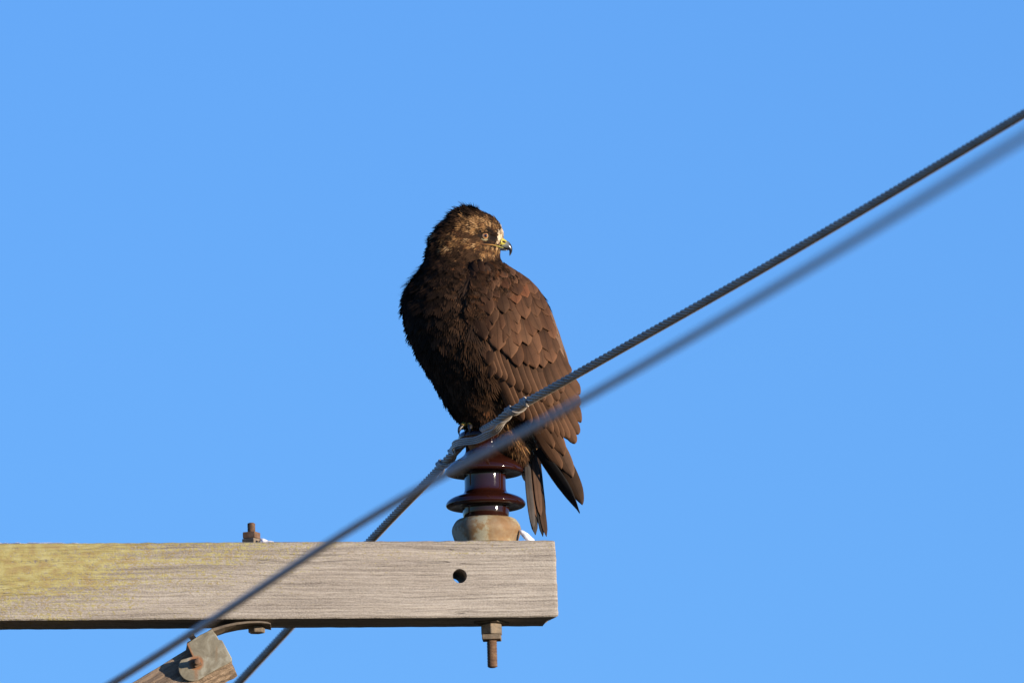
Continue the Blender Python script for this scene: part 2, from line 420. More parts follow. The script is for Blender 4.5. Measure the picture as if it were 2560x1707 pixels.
# ------------------------------------------------------------------ hardware pieces in the crossarm's frame
def lathe(prof, k=72, cx=0, cy=0):
    v = []
    for r, z in prof:
        for j in range(k):
            a = j / k * 2 * math.pi; v.append((cx + r * math.cos(a), cy + r * math.sin(a), z))
    f = grid_faces(len(prof), k, 0, True); f.append(tuple(range(k))); f.append(tuple(range((len(prof) - 1) * k, len(prof) * k))[::-1])
    return v, [tuple(reversed(q)) for q in f]
def prism(sides, r, z0, z1, cx, cy, rot, sag=0):
    v = [(cx + r * math.cos(rot + 2 * math.pi * j / sides), cy + r * math.sin(rot + 2 * math.pi * j / sides), z) for z in (z0, z1) for j in range(sides)]
    f = [(j, (j + 1) % sides, sides + (j + 1) % sides, sides + j) for j in range(sides)] + [tuple(range(sides))[::-1], tuple(range(sides, 2 * sides))]
    return v, f
def threaded(r, z0, z1, pitch, cx, cy, k=32):
    n = int((z1 - z0) / pitch * 8) + 2; v = []
    for i in range(n):
        z = z0 + (z1 - z0) * i / (n - 1); endt = min(1, (z - z0) / (r * .45) + .62, (z1 - z) / (r * .45) + .62)
        for j in range(k):
            a = j / k * 2 * math.pi; ph = (z / pitch - j / k) % 1
            rr = r * endt * (1 - .15 * abs(2 * ph - 1) ** .9)
            v.append((cx + rr * math.cos(a), cy + rr * math.sin(a), z))
    f = grid_faces(n, k, 0, True); f.append(tuple(range(k))[::-1]); f.append(tuple(range((n - 1) * k, n * k)))
    return v, f

# insulator
ins = empty('post_insulator', O, 'glossy dark brown two-skirted porcelain insulator standing on the crossarm under the hawk', 'insulator')
p_ = 1 / S
prof = []
for rad, py in [(0, 1077), (30, 1077.5), (48, 1079), (58, 1082), (63, 1088), (65, 1095), (63, 1102), (58, 1107), (51, 1111), (47, 1116), (46, 1123), (47, 1130), (50, 1137), (56, 1143),
                (66, 1149), (78, 1155), (88, 1162), (95, 1170), (98.5, 1177), (99, 1181), (97, 1185), (92, 1187), (84, 1186), (72, 1183), (62, 1181), (55, 1182), (52, 1186), (51.5, 1195), (51.5, 1222),
                (52.5, 1229), (56, 1234), (64, 1238), (76, 1242), (88, 1247), (96, 1253), (100, 1260), (100, 1264), (97, 1268), (91, 1270), (82, 1269), (70, 1266), (63, 1265.5), (59, 1268), (58, 1273), (58, 1306), (0, 1306)]:
    prof.append((max(rad, .01) * p_, zl(py)))
pp = np.array(prof); t_ = np.arange(len(pp)); q_ = np.linspace(0, len(pp) - 1, 190)
pr = np.stack([np.interp(q_, t_, pp[:, k]) for k in range(2)], 1)
for _ in range(4): pr[1:-1] = (pr[:-2] + 2 * pr[1:-1] + pr[2:]) / 4
v, f = lathe(pr.tolist(), 96); framed('porcelain_body', v, f, m_porc, ins, True)
prof = [(max(a, .01) * p_, zl(b)) for a, b in [(56, 1299), (64, 1298), (70, 1298.5), (75, 1301.5), (80, 1308), (84.5, 1316), (86.5, 1324), (86, 1332), (83.5, 1340), (80, 1350), (77.5, 1358), (77, 1362.5), (0, 1362.5)]]
pp = np.array(prof); t_ = np.arange(len(pp)); q_ = np.linspace(0, len(pp) - 1, 60)
pr = np.stack([np.interp(q_, t_, pp[:, k]) for k in range(2)], 1)
v, f = lathe(pr.tolist(), 96); o = framed('metal_base', v, f, m_base, ins, True)
zb = -BH
v, f = prism(4, 46 * p_, zb - .0036, zb - .0002, .004, 0, R(12)); bevel(framed('square_washer', v, f, m_dark_steel, ins), .0006)
v, f = prism(6, 29 * p_, zb - .0205, zb - .0038, .004, 0, R(20)); bevel(framed('nut', v, f, m_bolt, ins), .0012)
v, f = prism(4, 33 * p_, zb - .029, zb - .0208, .004, 0, R(35)); bevel(framed('lock_nut', v, f, m_bolt, ins), .0012)
v, f = threaded(13.2 * p_, zb - .072, zb - .028, .0024, .004, 0); framed('threaded_stud', v, f, m_rust, ins, True)

# through bolt
bx = (630 - 1217) / S / math.cos(YAW)
tb = empty('through_bolt', F(bx, 0, 0), 'rusty threaded bolt standing out of the top of the crossarm with two square nuts', 'bolt')
yb = -.008
v, f = threaded(10.3 * p_, -.001, .0365, .0021, bx, yb); framed('threaded_shank', v, f, m_rust, tb, True)
v, f = prism(4, 24 * p_, .0115, .0215, bx, yb, R(14)); bevel(framed('nut', v, f, m_rust, tb), .0012)
v, f = prism(4, 25 * p_, .0003, .0112, bx, yb, R(6)); bevel(framed('nut', v, f, m_bolt, tb), .0012)
v, f = prism(6, 22 * p_, zb - .017, zb - .0055, bx + .004, -.012, R(8)); bevel(framed('bolt_head', v, f, m_dark_steel, tb), .002, 3)

# ------------------------------------------------------------------ brace with its bracket
yF = -.088                                                # front of the bracket plate
br = empty('wooden_brace', W(515, 1668, yF + .03), 'rough wooden brace rising from lower left to the bracket below the crossarm', 'brace')
ang = R(30.5)
def brace():
    bw, bdp, L = .056, .060, 1.42
    ex = Vector((math.cos(ang), 0, math.sin(ang))); ex = (ex + Vector((0, .06, 0))).normalized()
    ey = Vector((0, 1, 0)); ey = (ey - ex * ey.dot(ex)).normalized(); ez = ex.cross(ey)
    rot = Matrix.Rotation(R(-9), 4, ex); ey = rot @ ey; ez = rot @ ez
    tip = W(583, 1662, yF + .030)
    # upper front edge of the member passes through (316,1707)..(455,1623)
    A, B = W(316, 1707, yF), W(455, 1623, yF)
    e = (B - A).normalized(); ex = e; ey = (Vector((0, 1, 0)) - ex * ex.y).normalized(); ez = ex.cross(ey)
    rot = Matrix.Rotation(R(-20), 4, ex); ey = rot @ ey; ez = rot @ ez
    end = A + ex * ((W(533, 1575, yF) - A).length)
    m_ = Matrix.Translation(end + Vector((0, .021, 0))) @ Matrix((ex, ey, ez)).transposed().to_4x4()
    xs = np.r_[np.linspace(-L, -.32, 30), np.linspace(-.31, 0, 90)]
    per = []
    def seg(a, b, n):
        for k in range(n): t = k / n; per.append((a[0] + (b[0] - a[0]) * t, a[1] + (b[1] - a[1]) * t))
    r = .0015; seg((0, -r), (0, -bw + r), 16); seg((0, -bw + r), (r, -bw), 2); seg((r, -bw), (bdp - r, -bw), 12); seg((bdp - r, -bw), (bdp, -bw + r), 2); seg((bdp, -bw + r), (bdp, -r), 6); seg((bdp, -r), (bdp - r, 0), 2); seg((bdp - r, 0), (r, 0), 6); seg((r, 0), (0, -r), 2)
    v = []
    for i, x in enumerate(xs):
        for y, z in per:
            d = .0014 * noise.noise(Vector((x * 12, y * 90, z * 160))) + .0007 * noise.noise(Vector((x * 60, y * 200, z * 400)))
            under = z < -bw + .003
            if under: d += .0018 * noise.noise(Vector((x * 90, y * 130, 4)))
            yy = y + (d if y < bdp / 2 else -d); zz = z + (d if under else 0)
            t = max(0, (x + .03) / .03)
            xx = x + t * (.003 * noise.noise(Vector((y * 90, z * 90, 3))) + .0022 * noise.noise(Vector((y * 300, z * 260, 8))))
            v.append((xx + z * .02, yy, zz))             # end cut almost upright
    n = len(per); f = grid_faces(len(xs), n, 0, True) + [tuple(range(n))[::-1], tuple(range((len(xs) - 1) * n, len(xs) * n))]
    framed('brace_timber', v, f, m_wood2, br, False, m_)
brace()
bk = empty('brace_bracket', W(515, 1640, yF), 'pale galvanised steel bracket with rust streaks clamping the wooden brace below the crossarm', 'bracket')
def extrude_poly(pts, y0, thick, name, mat, parent, bev=.001, dirv=Vector((0, 1, 0))):
    fr = [W(px, py, y0) for px, py in pts]; n = len(fr)
    v = [tuple(p) for p in fr] + [tuple(p + dirv * thick) for p in fr]
    f = [tuple(range(n)), tuple(range(n, 2 * n))[::-1]] + [(j, n + j, n + (j + 1) % n, (j + 1) % n) for j in range(n)]
    me_o = mesh_obj(name, v, f, mat, parent, False)
    bm = bmesh.new(); bm.from_mesh(me_o.data); bmesh.ops.recalc_face_normals(bm, faces=bm.faces); bm.to_mesh(me_o.data); bm.free()
    if bev: bevel(me_o, bev)
    return me_o
arc = [(478 + 0, 1702)] 
lobe = []
for k in range(14):
    a = R(70 + k * 11.2); lobe.append((481 + 35 * math.cos(a), 1668 + 34 * math.sin(a)))
plate = [(466, 1608), (500, 1586), (529, 1572), (540, 1585), (547, 1598), (555, 1599), (566, 1619), (580, 1645), (578, 1651), (574, 1655), (540, 1673)] + lobe[:1] + lobe[1:] + [(481, 1640)]
pl = extrude_poly(plate, yF - .002, .0045, 'bracket_plate', m_galv, bk)
# rolled right-hand flange and far plate
extrude_poly([(555, 1599), (580, 1645), (578, 1652), (573, 1655), (566, 1640), (549, 1603)], yF + .0026, .05, 'side_flange', m_galv, bk)
extrude_poly([(468, 1604), (529, 1572), (580, 1645), (540, 1673), (500, 1690), (460, 1651)], yF + .053, .0045, 'far_plate', m_galv, bk)
extrude_poly([(466, 1608), (500, 1586), (529, 1572), (532, 1577), (502, 1591), (469, 1613)], yF + .0026, .05, 'top_flange', m_galv, bk)
# strap that bends up to the underside of the arm
strap = [(500, 1590), (528, 1570.5), (560, 1561), (590, 1554.5), (620, 1551.5), (648, 1550.8), (668, 1553), (677, 1557)]
low = [(677, 1559.5), (666, 1557.5), (648, 1556), (620, 1557), (592, 1560.5), (562, 1567), (533, 1577), (504, 1597)]
extrude_poly(strap + low, -.088, .058, 'strap', m_dark_steel, bk, .0008)
# bolts of the bracket
def stub(p, axis, r, L, parent, name, mat, thread=True, sides=None, rot=0):
    z = Vector(axis).normalized(); x = z.orthogonal().normalized(); y = z.cross(x)
    m_ = Matrix.Translation(p) @ Matrix((x, y, z)).transposed().to_4x4()
    if sides: v, f = prism(sides, r, 0, L, 0, 0, rot)
    else: v, f = threaded(r, 0, L, .002, 0, 0)
    o = framed(name, v, f, mat, parent, not sides, m_)
    if sides: bevel(o, .001)
    return o
c0 = W(492, 1657, yF - .002)
stub(c0 + Vector((0, -.0002, 0)), (0.03, -1, 0), 13.8 * p_, .0075, bk, 'nut', m_rust, sides=4, rot=.5)
stub(c0 + Vector((0, -.006, 0)), (0.05, -1, .0), 7.6 * p_, .0125, bk, 'bolt_end', m_rust)
p0 = W(488, 1602, yF + .02); p1 = W(472, 1581, yF + .012)
stub(p0, (p1 - p0), 8 * p_, (p1 - p0).length, bk, 'pivot_bolt', m_dark_steel)

# ------------------------------------------------------------------ wires
def helix_bundle(C, n, Rh, rs, lay, mb, sgn=1, k=6, ph0=0):
    T, U, V = frames(C); L = np.r_[0, np.cumsum(np.linalg.norm(np.diff(C, axis=0), axis=1))]
    for j in range(n):
        ph = sgn * 2 * math.pi * L / lay + 2 * math.pi * j / n + ph0
        P = C + Rh * (np.cos(ph)[:, None] * U + np.sin(ph)[:, None] * V)
        v, f = tube(P, rs, k, True); mb.add(v, f)
CP = [W(240, 2085, 2.2), W(590, 1712, 1.35), W(925, 1352, .54), W(1050, 1222, .26), W(1108, 1160, .13), W(1140, 1126, .068), W(1158, 1108, .052), W(1185, 1088, .045), W(1212, 1073, -.045), W(1245, 1053, -.125), W(1290, 1021, -.18), W(1500, 902, -.40), W(1940, 652, -.86), W(2560, 285, -1.52), W(3300, -160, -2.35)]
Cc, Lc = fit_spline(CP, 100)
Cc, Lc = fit_spline(CP, int(Lc / .0036))
mb = MB(); helix_bundle(Cc, 6, 7.6 * p_, 3.55 * p_, .078, mb, sgn=1, k=8)
v, f = tube(Cc[::6], 4.6 * p_, 8); mb.add(v, f)
wire = mb.build('stranded_conductor', m_alu, None, True, origin=W(1212, 1071, -.045))
tag(wire, 'twisted grey metal conductor rising in focus past the hawk and tied to the insulator', 'power line')

def at_px(px):                                           # parameter on the conductor nearest to a picture column
    q = Cc - np.array(CAM); xx = 1280 + S * D * (q[:, 0] / (q @ np.array(fwd))); return int(np.argmin(np.abs(xx - px)))
T_, U_, V_ = frames(Cc)
def tie():
    root = empty('tie_wire', W(1150, 1105, -.03), 'flat bundle of bright tie strands wound round the conductor and across the insulator head', 'tie wire')
    rt = 2.5 * p_; Rw = 13.6 * p_
    axis = lambda z_: F(0, 0, z_)
    def wraps(pa, pb, turns, n, ph0, sgn=1):
        i0, i1 = at_px(pa), at_px(pb); idx = np.linspace(i0, i1, n)
        ii = np.clip(idx.round().astype(int), 0, len(Cc) - 1); ph = ph0 + sgn * np.linspace(0, turns * 2 * math.pi, n)
        rad = np.cos(ph)[:, None] * U_[ii] + np.sin(ph)[:, None] * V_[ii]
        return Cc[ii] + Rw * rad, rad
    P1, R1 = wraps(1328, 1254, 2.0, 90, R(268), -1)
    mid = [W(1243, 1074, -.130), W(1230, 1082, -.112), W(1213, 1090, -.094), W(1190, 1101, -.080), W(1160, 1104, -.058), W(1140, 1108, -.034), W(1131, 1116, -.004), W(1136, 1127, .030)]
    P3, R3 = wraps(1138, 1090, -1.6, 70, R(170), 1)
    pts = [Vector(P1[-2]), Vector(P1[-1])] + mid + [Vector(P3[0]), Vector(P3[1])]
    Pm, _ = fit_spline(pts, 80)
    Rm = []
    for i, p in enumerate(Pm):
        t = i / 79; d = np.array(p) - np.array(F(0, 0, zl(1110))); d[2] *= .2; d /= np.linalg.norm(d)
        a = min(1, t / .25); b = max(0, (t - .85) / .15)
        q = R1[-1] * (1 - a) + d * a; q = q * (1 - b) + R3[0] * b; Rm.append(q / np.linalg.norm(q))
    P = np.concatenate([P1, Pm[1:-1], P3]); RR = np.concatenate([R1, np.array(Rm)[1:-1], R3])
    for _ in range(12):
        RR[1:-1] = (RR[:-2] + RR[1:-1] * 2 + RR[2:]) / 4; P[1:-1] = (P[:-2] + P[1:-1] * 2 + P[2:]) / 4
    T = np.gradient(P, axis=0); T /= np.linalg.norm(T, axis=1)[:, None]
    RR /= np.linalg.norm(RR, axis=1)[:, None]; B = np.cross(T, RR); B /= np.linalg.norm(B, axis=1)[:, None]
    for k in range(4):
        Q = P + B * ((k - 1.5) * rt * 1.95); n = len(Q); a0 = 2 + k; 
        v, f = tube(Q[a0:n - 5 + k], rt, 7); mesh_obj('strand', v, f, m_tie, root)
tie()
# out-of-focus cable in front
def hz(px, py, y): return W(px, py, y)
KP = [W(-900, 2420, -.1), W(280, 1707, -2.3), W(920, 1296, -3.65), W(1450, 1003, -4.75), W(2000, 682, -5.85), W(2560, 342, -7.1), W(3300, -110, -8.9)]
Kc, Lk = fit_spline(KP, 160); v, f = tube(Kc, .0056, 14)
mb = MB(); mb.add(v, f); tag(mb.build('cable', m_cable, None, True, origin=W(1450, 1003, -4.75)), 'smooth dark blurred cable slanting across the whole picture in front of the crossarm', 'cable')

# ------------------------------------------------------------------ snow
def snow_patch(x0, x1, y0, y1, h, seed, label, slope=None):
    nx, ny = 46, 16; v = []
    for i in range(nx):
        for j in range(ny):
            a = i / (nx - 1); b = j / (ny - 1); x = x0 + (x1 - x0) * a; y = y0 + (y1 - y0) * b
            e = min(1, 6 * min(b, 1 - b) + .0) ** .5
            hh = h * (slope(a) if slope else min(1, 4 * min(a, 1 - a)) ** .5) * e
            hh *= .75 + .6 * noise.noise(Vector((x * 90, y * 90, seed)))
            v.append((x, y, .0004 + max(0, hh)))
    base = len(v); v += [(p[0], p[1], -.0008) for p in v]
    f = grid_faces(nx, ny); f += [tuple(q + base for q in reversed(t)) for t in grid_faces(nx, ny)]
    ring = [i * ny for i in range(nx)] + [(nx - 1) * ny + j for j in range(1, ny)] + [i * ny + ny - 1 for i in range(nx - 2, -1, -1)] + [j for j in range(ny - 2, 0, -1)]
    for a, b in zip(ring, ring[1:] + ring[:1]): f.append((a, a + base, b + base, b))
    return tag(framed('snow_patch', v, f, m_snow, None, True), label, 'snow', 'scraps of snow on the crossarm')
snow_patch(bx + .012, bx + .062, -.030, .03, .0125, 1, 'small wedge of snow leaning against the rusty bolt on the crossarm', lambda a: max(0, 1 - a) ** 1.4 * min(1, a * 12 + .6))
snow_patch(-.90, -.62, -.040, .03, .0050, 5, 'thin long line of snow along the top of the lichened crossarm at far left')
snow_patch(.046, .070, -.040, -.0, .0026, 9, 'scrap of snow at the foot of the insulator base on the crossarm')
# sliver of ice leaning on the base
C_, _ = fit_spline([F(.0485, -.025, .0195), F(.0540, -.028, .0140), F(.0605, -.030, .0075), F(.069, -.030, .0005)], 24)
rr = np.interp(np.linspace(0, 1, 24), [0, .15, .5, 1], [.0012, .0034, .0052, .0040])
v, f = tube(C_, rr, 10); mb = MB(); mb.add(v, f)
tag(mb.build('snow_sliver', m_snow, None, True, origin=F(.07, -.028, 0)), 'white sliver of frozen snow leaning on the right side of the insulator base', 'snow')

# ------------------------------------------------------------------ THE HAWK
hawk = empty('hawk', W(1205, 1078, 0), 'dark brown hawk perched on the insulator, head turned right over its shoulder', 'hawk')
BT = smooth_tab([(515, 1162, 1170, 3, 0), (521, 1148, 1190, 20, .0), (531, 1136, 1217, 33, .1), (546, 1117, 1243, 45, .2), (562, 1101, 1255, 52, .3), (582, 1087, 1262, 56, .38), (600, 1081, 1262, 58, .42), (615, 1079, 1257, 59, .42),
      (630, 1076, 1253, 60, .4), (645, 1069, 1253, 64, .3), (660, 1059, 1262, 72, .2), (680, 1045, 1290, 86, .1), (700, 1028, 1322, 100, .05), (725, 1017, 1348, 112, 0), (760, 1011, 1371, 124, 0), (800, 1014, 1385, 131, 0),
      (840, 1026, 1397, 133, 0), (880, 1041, 1404, 131, 0), (920, 1063, 1398, 124, 0), (960, 1088, 1378, 112, 0), (1000, 1111, 1352, 96, 0), (1035, 1133, 1342, 78, 0), (1058, 1150, 1338, 64, 0), (1070, 1166, 1338, 54, 0),
      (1085, 1200, 1338, 58, 0), (1105, 1232, 1338, 56, 0), (1130, 1258, 1334, 46, 0), (1150, 1278, 1328, 32, 0), (1160, 1288, 1320, 26, 0)], 3)
BTa = np.array(BT)
def btab(py): return [float(np.interp(py, BTa[:, 0], BTa[:, k])) for k in (1, 2, 3, 4)]
BUMPS = [  # (x, y, rx, ry, rotation, outward px): brow, eye socket, cheek, shoulder of the head
    (1222, 574, 26, 6.5, 14, 7.0), (1222, 592, 20, 9, 10, -7.0), (1190, 611, 26, 10, 0, 3.0), (1250, 596, 9, 10, 0, 1.5), (1236, 632, 14, 9, 20, 4.0),
    (1150, 655, 60, 14, 12, -6.0), (1215, 655, 40, 9, 5, -7.0)]
def bp(px, py):
    s = 0
    for x, y, rx, ry, ro, a in BUMPS:
        c_, s_ = math.cos(R(ro)), math.sin(R(ro)); dx, dy = px - x, py - y
        u, v = (dx * c_ + dy * s_) / rx, (-dx * s_ + dy * c_) / ry; s += a * math.exp(-(u * u + v * v))
    return s
def BS(py, th):
    """surface of the bird: th 0..pi is the side towards the camera (0 = right in the picture)"""
    xl, xr, b, k = btab(py); xc, a = (xl + xr) / 2, (xr - xl) / 2 - 3
    u, s = math.cos(th), math.sin(th); px = xc + a * u
    sk = 1 - k * max(0, u) ** 1.3
    d = b * s * sk; d += bp(px, py) * s * (1 if s > 0 else 1)
    return W(px, py, -d / S), px
# body mesh, one continuous skin
NR, NA = 150, 72; bv = []
pys = np.interp(np.linspace(0, 1, NR), [0, .04, .3, .9, 1], [515, 522, 660, 1090, 1160])
for py in pys:
    for k in range(NA): bv.append(BS(py, k / NA * 2 * math.pi)[0])
bf = grid_faces(NR, NA, 0, True) + [tuple(range(NA))[::-1], tuple(range((NR - 1) * NA, NR * NA))]
mesh_obj('body', bv, bf, m_body, hawk)

# colours (pigment, linear)
DK = (.013, .0080, .0052); DB = (.034, .0185, .0105); MBR = (.060, .031, .0165); RU = (.10, .042, .018); GO = (.25, .135, .055); GL = (.46, .29, .14); CR = (.62, .51, .36); BK = (.010, .009, .009); WG = (.072, .036, .019)
# control points: px,py, direction dx,dy, length, width, lift, [colour weights: DK,DB,MBR,RU,GO,GL,CR,BK]
CPT = [
 (1262, 590, -.75, -.75, 10, 2.6, 1.0, (0, 0, 1, 0, 2, 2, 8, 0)), (1256, 600, -1, -.2, 7, 2.4, .6, (0, 0, 0, 0, 0, 1, 9, 0)), (1248, 604, -1, -.2, 7, 2.4, .5, (0, 2, 2, 0, 2, 3, 4, 0)), (1236, 604, -1, .1, 7, 2.4, .5, (2, 4, 3, 0, 1, 0, 0, 4)), (1243, 580, -.9, -.3, 8, 2.4, .8, (2, 3, 1, 0, 2, 1, 0, 3)), (1259, 582, -.75, -.75, 11, 2.6, .8, (0, 0, 1, 0, 1, 3, 6, 0)), (1250, 596, -1, -.3, 8, 2.4, .5, (0, 0, 0, 0, 0, 1, 9, 0)), (1250, 588, -.9, -.5, 8, 2.4, 1, (0, 0, 0, 0, 1, 3, 7, 0)),
 (1258, 568, -.7, -.72, 12, 3.0, 1.2, (1, 3, 2, 0, 4, 3, 2, 0)), (1240, 548, -.85, -.5, 15, 3.6, 1.5, (3, 5, 2, 0, 2, 0, 0, 0)), (1215, 533, -.95, -.25, 17, 4.2, 2, (4, 5, 1, 0, 1, 0, 0, 0)),
 (1180, 524, -1, -.05, 21, 5, 5, (7, 3, 0, 0, 0, 0, 0, 0)), (1150, 530, -.9, .25, 26, 5, 6.5, (7, 3, 0, 0, 0, 0, 0, 0)), (1118, 556, -.75, .65, 30, 5.5, 6, (7, 4, 1, 0, 0, 0, 0, 0)), (1095, 585, -.6, .8, 33, 6, 6.5, (7, 3, 1, 0, .5, 0, 0, 0)),
 (1078, 620, -.55, .83, 34, 6.5, 7, (8, 2, 0, 0, 0, 0, 0, 0)), (1215, 560, -.9, -.3, 16, 3.8, 1.5, (1, 3, 3, 1, 6, 3, 0, 0)), (1190, 562, -.97, -.1, 16, 4, 1.5, (1, 2, 3, 1, 7, 4, 0, 0)), (1170, 550, -.95, .1, 18, 4.4, 2, (2, 3, 4, 0, 5, 1, 0, 0)),
 (1240, 570, -.9, -.3, 12, 3.2, 1.2, (1, 3, 3, 1, 5, 2, 0, 0)), (1150, 575, -.9, .4, 18, 4.6, 2, (3, 5, 3, 1, 1.5, 0, 0, 0)), (1140, 600, -.88, .42, 18, 4.4, 2, (2, 4, 3, 1, 4, .6, 0, 0)), (1120, 615, -.75, .65, 20, 5, 2.5, (4, 4, 2, 1, 3, .5, 0, 0)),
 (1200, 575, -1, -.1, 12, 3, .8, (1, 4, 3, 1, 4, 1, 0, 0)), (1187, 592, -1, .25, 13, 3, 1, (1, 5, 4, 1, 1.5, .2, 0, 0)), (1175, 607, -.95, .3, 14, 3.2, 1.2, (1, 4, 4, 1, 4, 1, 0, 0)), (1200, 608, -1, .1, 11, 2.8, .8, (1, 4, 4, 1, 3, .5, 0, 0)),
 (1232, 585, -1, .0, 6, 2.4, .4, (0, 0, 0, 0, 0, 0, 0, 10)), (1233, 598, -1, .2, 6, 2.4, .4, (0, 0, 0, 0, 0, 0, 0, 10)), (1242, 590, -1, .15, 6, 2.4, .3, (0, 0, 0, 0, 0, 0, 0, 10)), (1228, 590, -1, .15, 6, 2.4, .4, (0, 0, 0, 0, 0, 0, 0, 10)), (1238, 592, -1, .1, 6, 2.4, .4, (0, 0, 0, 0, 0, .3, 0, 10)), (1218, 581, -1, -.1, 7, 2.4, .5, (2, 0, 0, 0, 0, 0, 0, 10)), (1222, 604, -1, .1, 7, 2.4, .5, (1, 4, 3, 0, 1, 0, 0, 4)),
 (1240, 628, -.25, 1, 13, 2.8, 1.3, (0, 3, 3, 0, 6, 3, 0, 0)), (1222, 632, -.45, .9, 14, 3, 1.3, (1, 4, 4, 1, 4, 1, 0, 0)), (1250, 640, -.1, 1, 12, 3, 1, (3, 5, 2, 0, 1, 0, 0, 0)), (1190, 630, -.75, .6, 15, 3.6, 1.3, (3, 7, 3, 0, .6, 0, 0, 0)),
 (1150, 630, -.8, .55, 18, 4.4, 1.8, (5, 6, 2, 0, .6, 0, 0, 0)), (1110, 645, -.6, .8, 24, 6, 3, (7, 3, 1, 0, .2, 0, 0, 0)), (1180, 655, -.55, .8, 20, 5, 2, (5, 6, 1, .5, 0, 0, 0, 0)), (1230, 655, .1, 1, 18, 4.5, 2, (4, 6, 2, 0, 0, 0, 0, 0)),
 (1060, 665, -.5, .87, 38, 8, 7, (8, 2, 0, 0, 0, 0, 0, 0)), (1030, 710, -.5, .87, 44, 9, 7.5, (8, 2, 0, 0, 0, 0, 0, 0)), (1012, 760, -.35, .94, 40, 10, 6.5, (8, 2, 0, 0, 0, 0, 0, 0)), (1015, 820, -.15, .99, 42, 10, 6, (8, 2, 0, 0, 0, 0, 0, 0)),
 (1040, 890, .02, 1, 44, 10, 5, (8, 2, 0, 0, 0, 0, 0, 0)), (1080, 950, .2, .97, 46, 9, 4, (7, 3, 0, 0, 0, 0, 0, 0)), (1115, 1010, .25, .96, 46, 8, 3.5, (7, 3, 0, 0, 0, 0, 0, 0)), (1145, 1050, .2, .97, 34, 6, 2.5, (6, 4, 0, 0, 0, 0, 0, 0)),
 (1090, 700, -.4, .9, 34, 9, 3, (8, 3, 0, .2, 0, 0, 0, 0)), (1100, 780, -.15, .98, 38, 10, 3, (8, 3, 0, .2, 0, 0, 0, 0)), (1150, 690, -.15, .98, 26, 8, 3, (5, 5, 1, .8, 0, 0, 0, 0)), (1185, 700, .0, 1, 26, 9, 3, (3, 5, 3, 1.2, 0, 0, 0, 0)),
 (1150, 760, .05, 1, 34, 11, 3, (4, 5, 2, .6, 0, 0, 0, 0)), (1180, 780, .1, .98, 36, 12, 3, (2, 5, 4, .6, 0, 0, 0, 0)), (1160, 850, .25, .95, 40, 11, 3, (4, 5, 2, .6, .1, 0, 0, 0)), (1195, 880, .4, .9, 42, 10, 2.5, (2, 5, 4, .6, .1, 0, 0, 0)),
 (1120, 880, .2, .97, 44, 10, 3, (7, 4, .5, .3, 0, 0, 0, 0)), (1200, 940, .35, .93, 42, 10, 2.5, (4, 6, 2, .6, .1, 0, 0, 0)), (1160, 980, .25, .96, 44, 9, 2.5, (6, 5, 1, .5, .1, 0, 0, 0)), (1200, 1020, .2, .97, 34, 7, 2.5, (3, 6, 3, 1.5, .3, 0, 0, 0)),
 (1220, 1040, .25, .97, 26, 6, 2.5, (2, 5, 3, 2, 1, 0, 0, 0)), (1180, 1045, .1, 1, 26, 6, 2, (5, 5, 1, .7, .2, 0, 0, 0)), (1250, 1060, .45, .9, 44, 5, 2, (2, 5, 6, 2, 1.5, .1, 0, 0)), (1290, 1080, .5, .86, 50, 4.6, 2, (1, 5, 6, 2, 2.5, .6, .5, 0)),
 (1320, 1090, .55, .84, 50, 4.6, 2, (1, 5, 5, 1, 2, 1, 1.2, 0)), (1300, 1130, .35, .93, 44, 5, 2, (1, 5, 6, 3, 2, .5, .2, 0)), (1325, 1130, .35, .93, 40, 5, 2, (1, 5, 5, 1, 1, .3, .1, 0)), (1262, 1085, .35, .93, 44, 5, 2, (2, 5, 6, 2, 1.5, .2, 0, 0)),
 (1280, 670, .7, .7, 30, 8, 1.5, (2, 5, 4, .5, 0, 0, 0, 0)), (1340, 720, .6, .8, 36, 10, 2, (2, 5, 4, 1, 0, 0, 0, 0)), (1385, 820, .35, .93, 44, 12, 2, (1, 5, 4, .5, 0, 0, 0, 0)), (1380, 950, .35, .93, 44, 12, 2, (1, 5, 4, .5, 0, 0, 0, 0)), (1240, 700, .2, .97, 26, 8, 2.5, (3, 5, 3, 1, 0, 0, 0, 0))]
CX = np.array([(c[0], c[1]) for c in CPT], float); CD = np.array([c[2:7] for c in CPT], float); CW_ = np.array([c[7] for c in CPT], float)
CW_ = CW_ / CW_.sum(1)[:, None]; PAL = np.array([DK, DB, MBR, RU, GO, GL, CR, BK])
def field(px, py):
    d2 = (CX[:, 0] - px) ** 2 + (CX[:, 1] - py) ** 2 + 12.0; wgt = d2 ** -2.4; wgt /= wgt.sum(); q = wgt @ CW_; q[q < .03] = 0
    return wgt @ CD, q / q.sum()
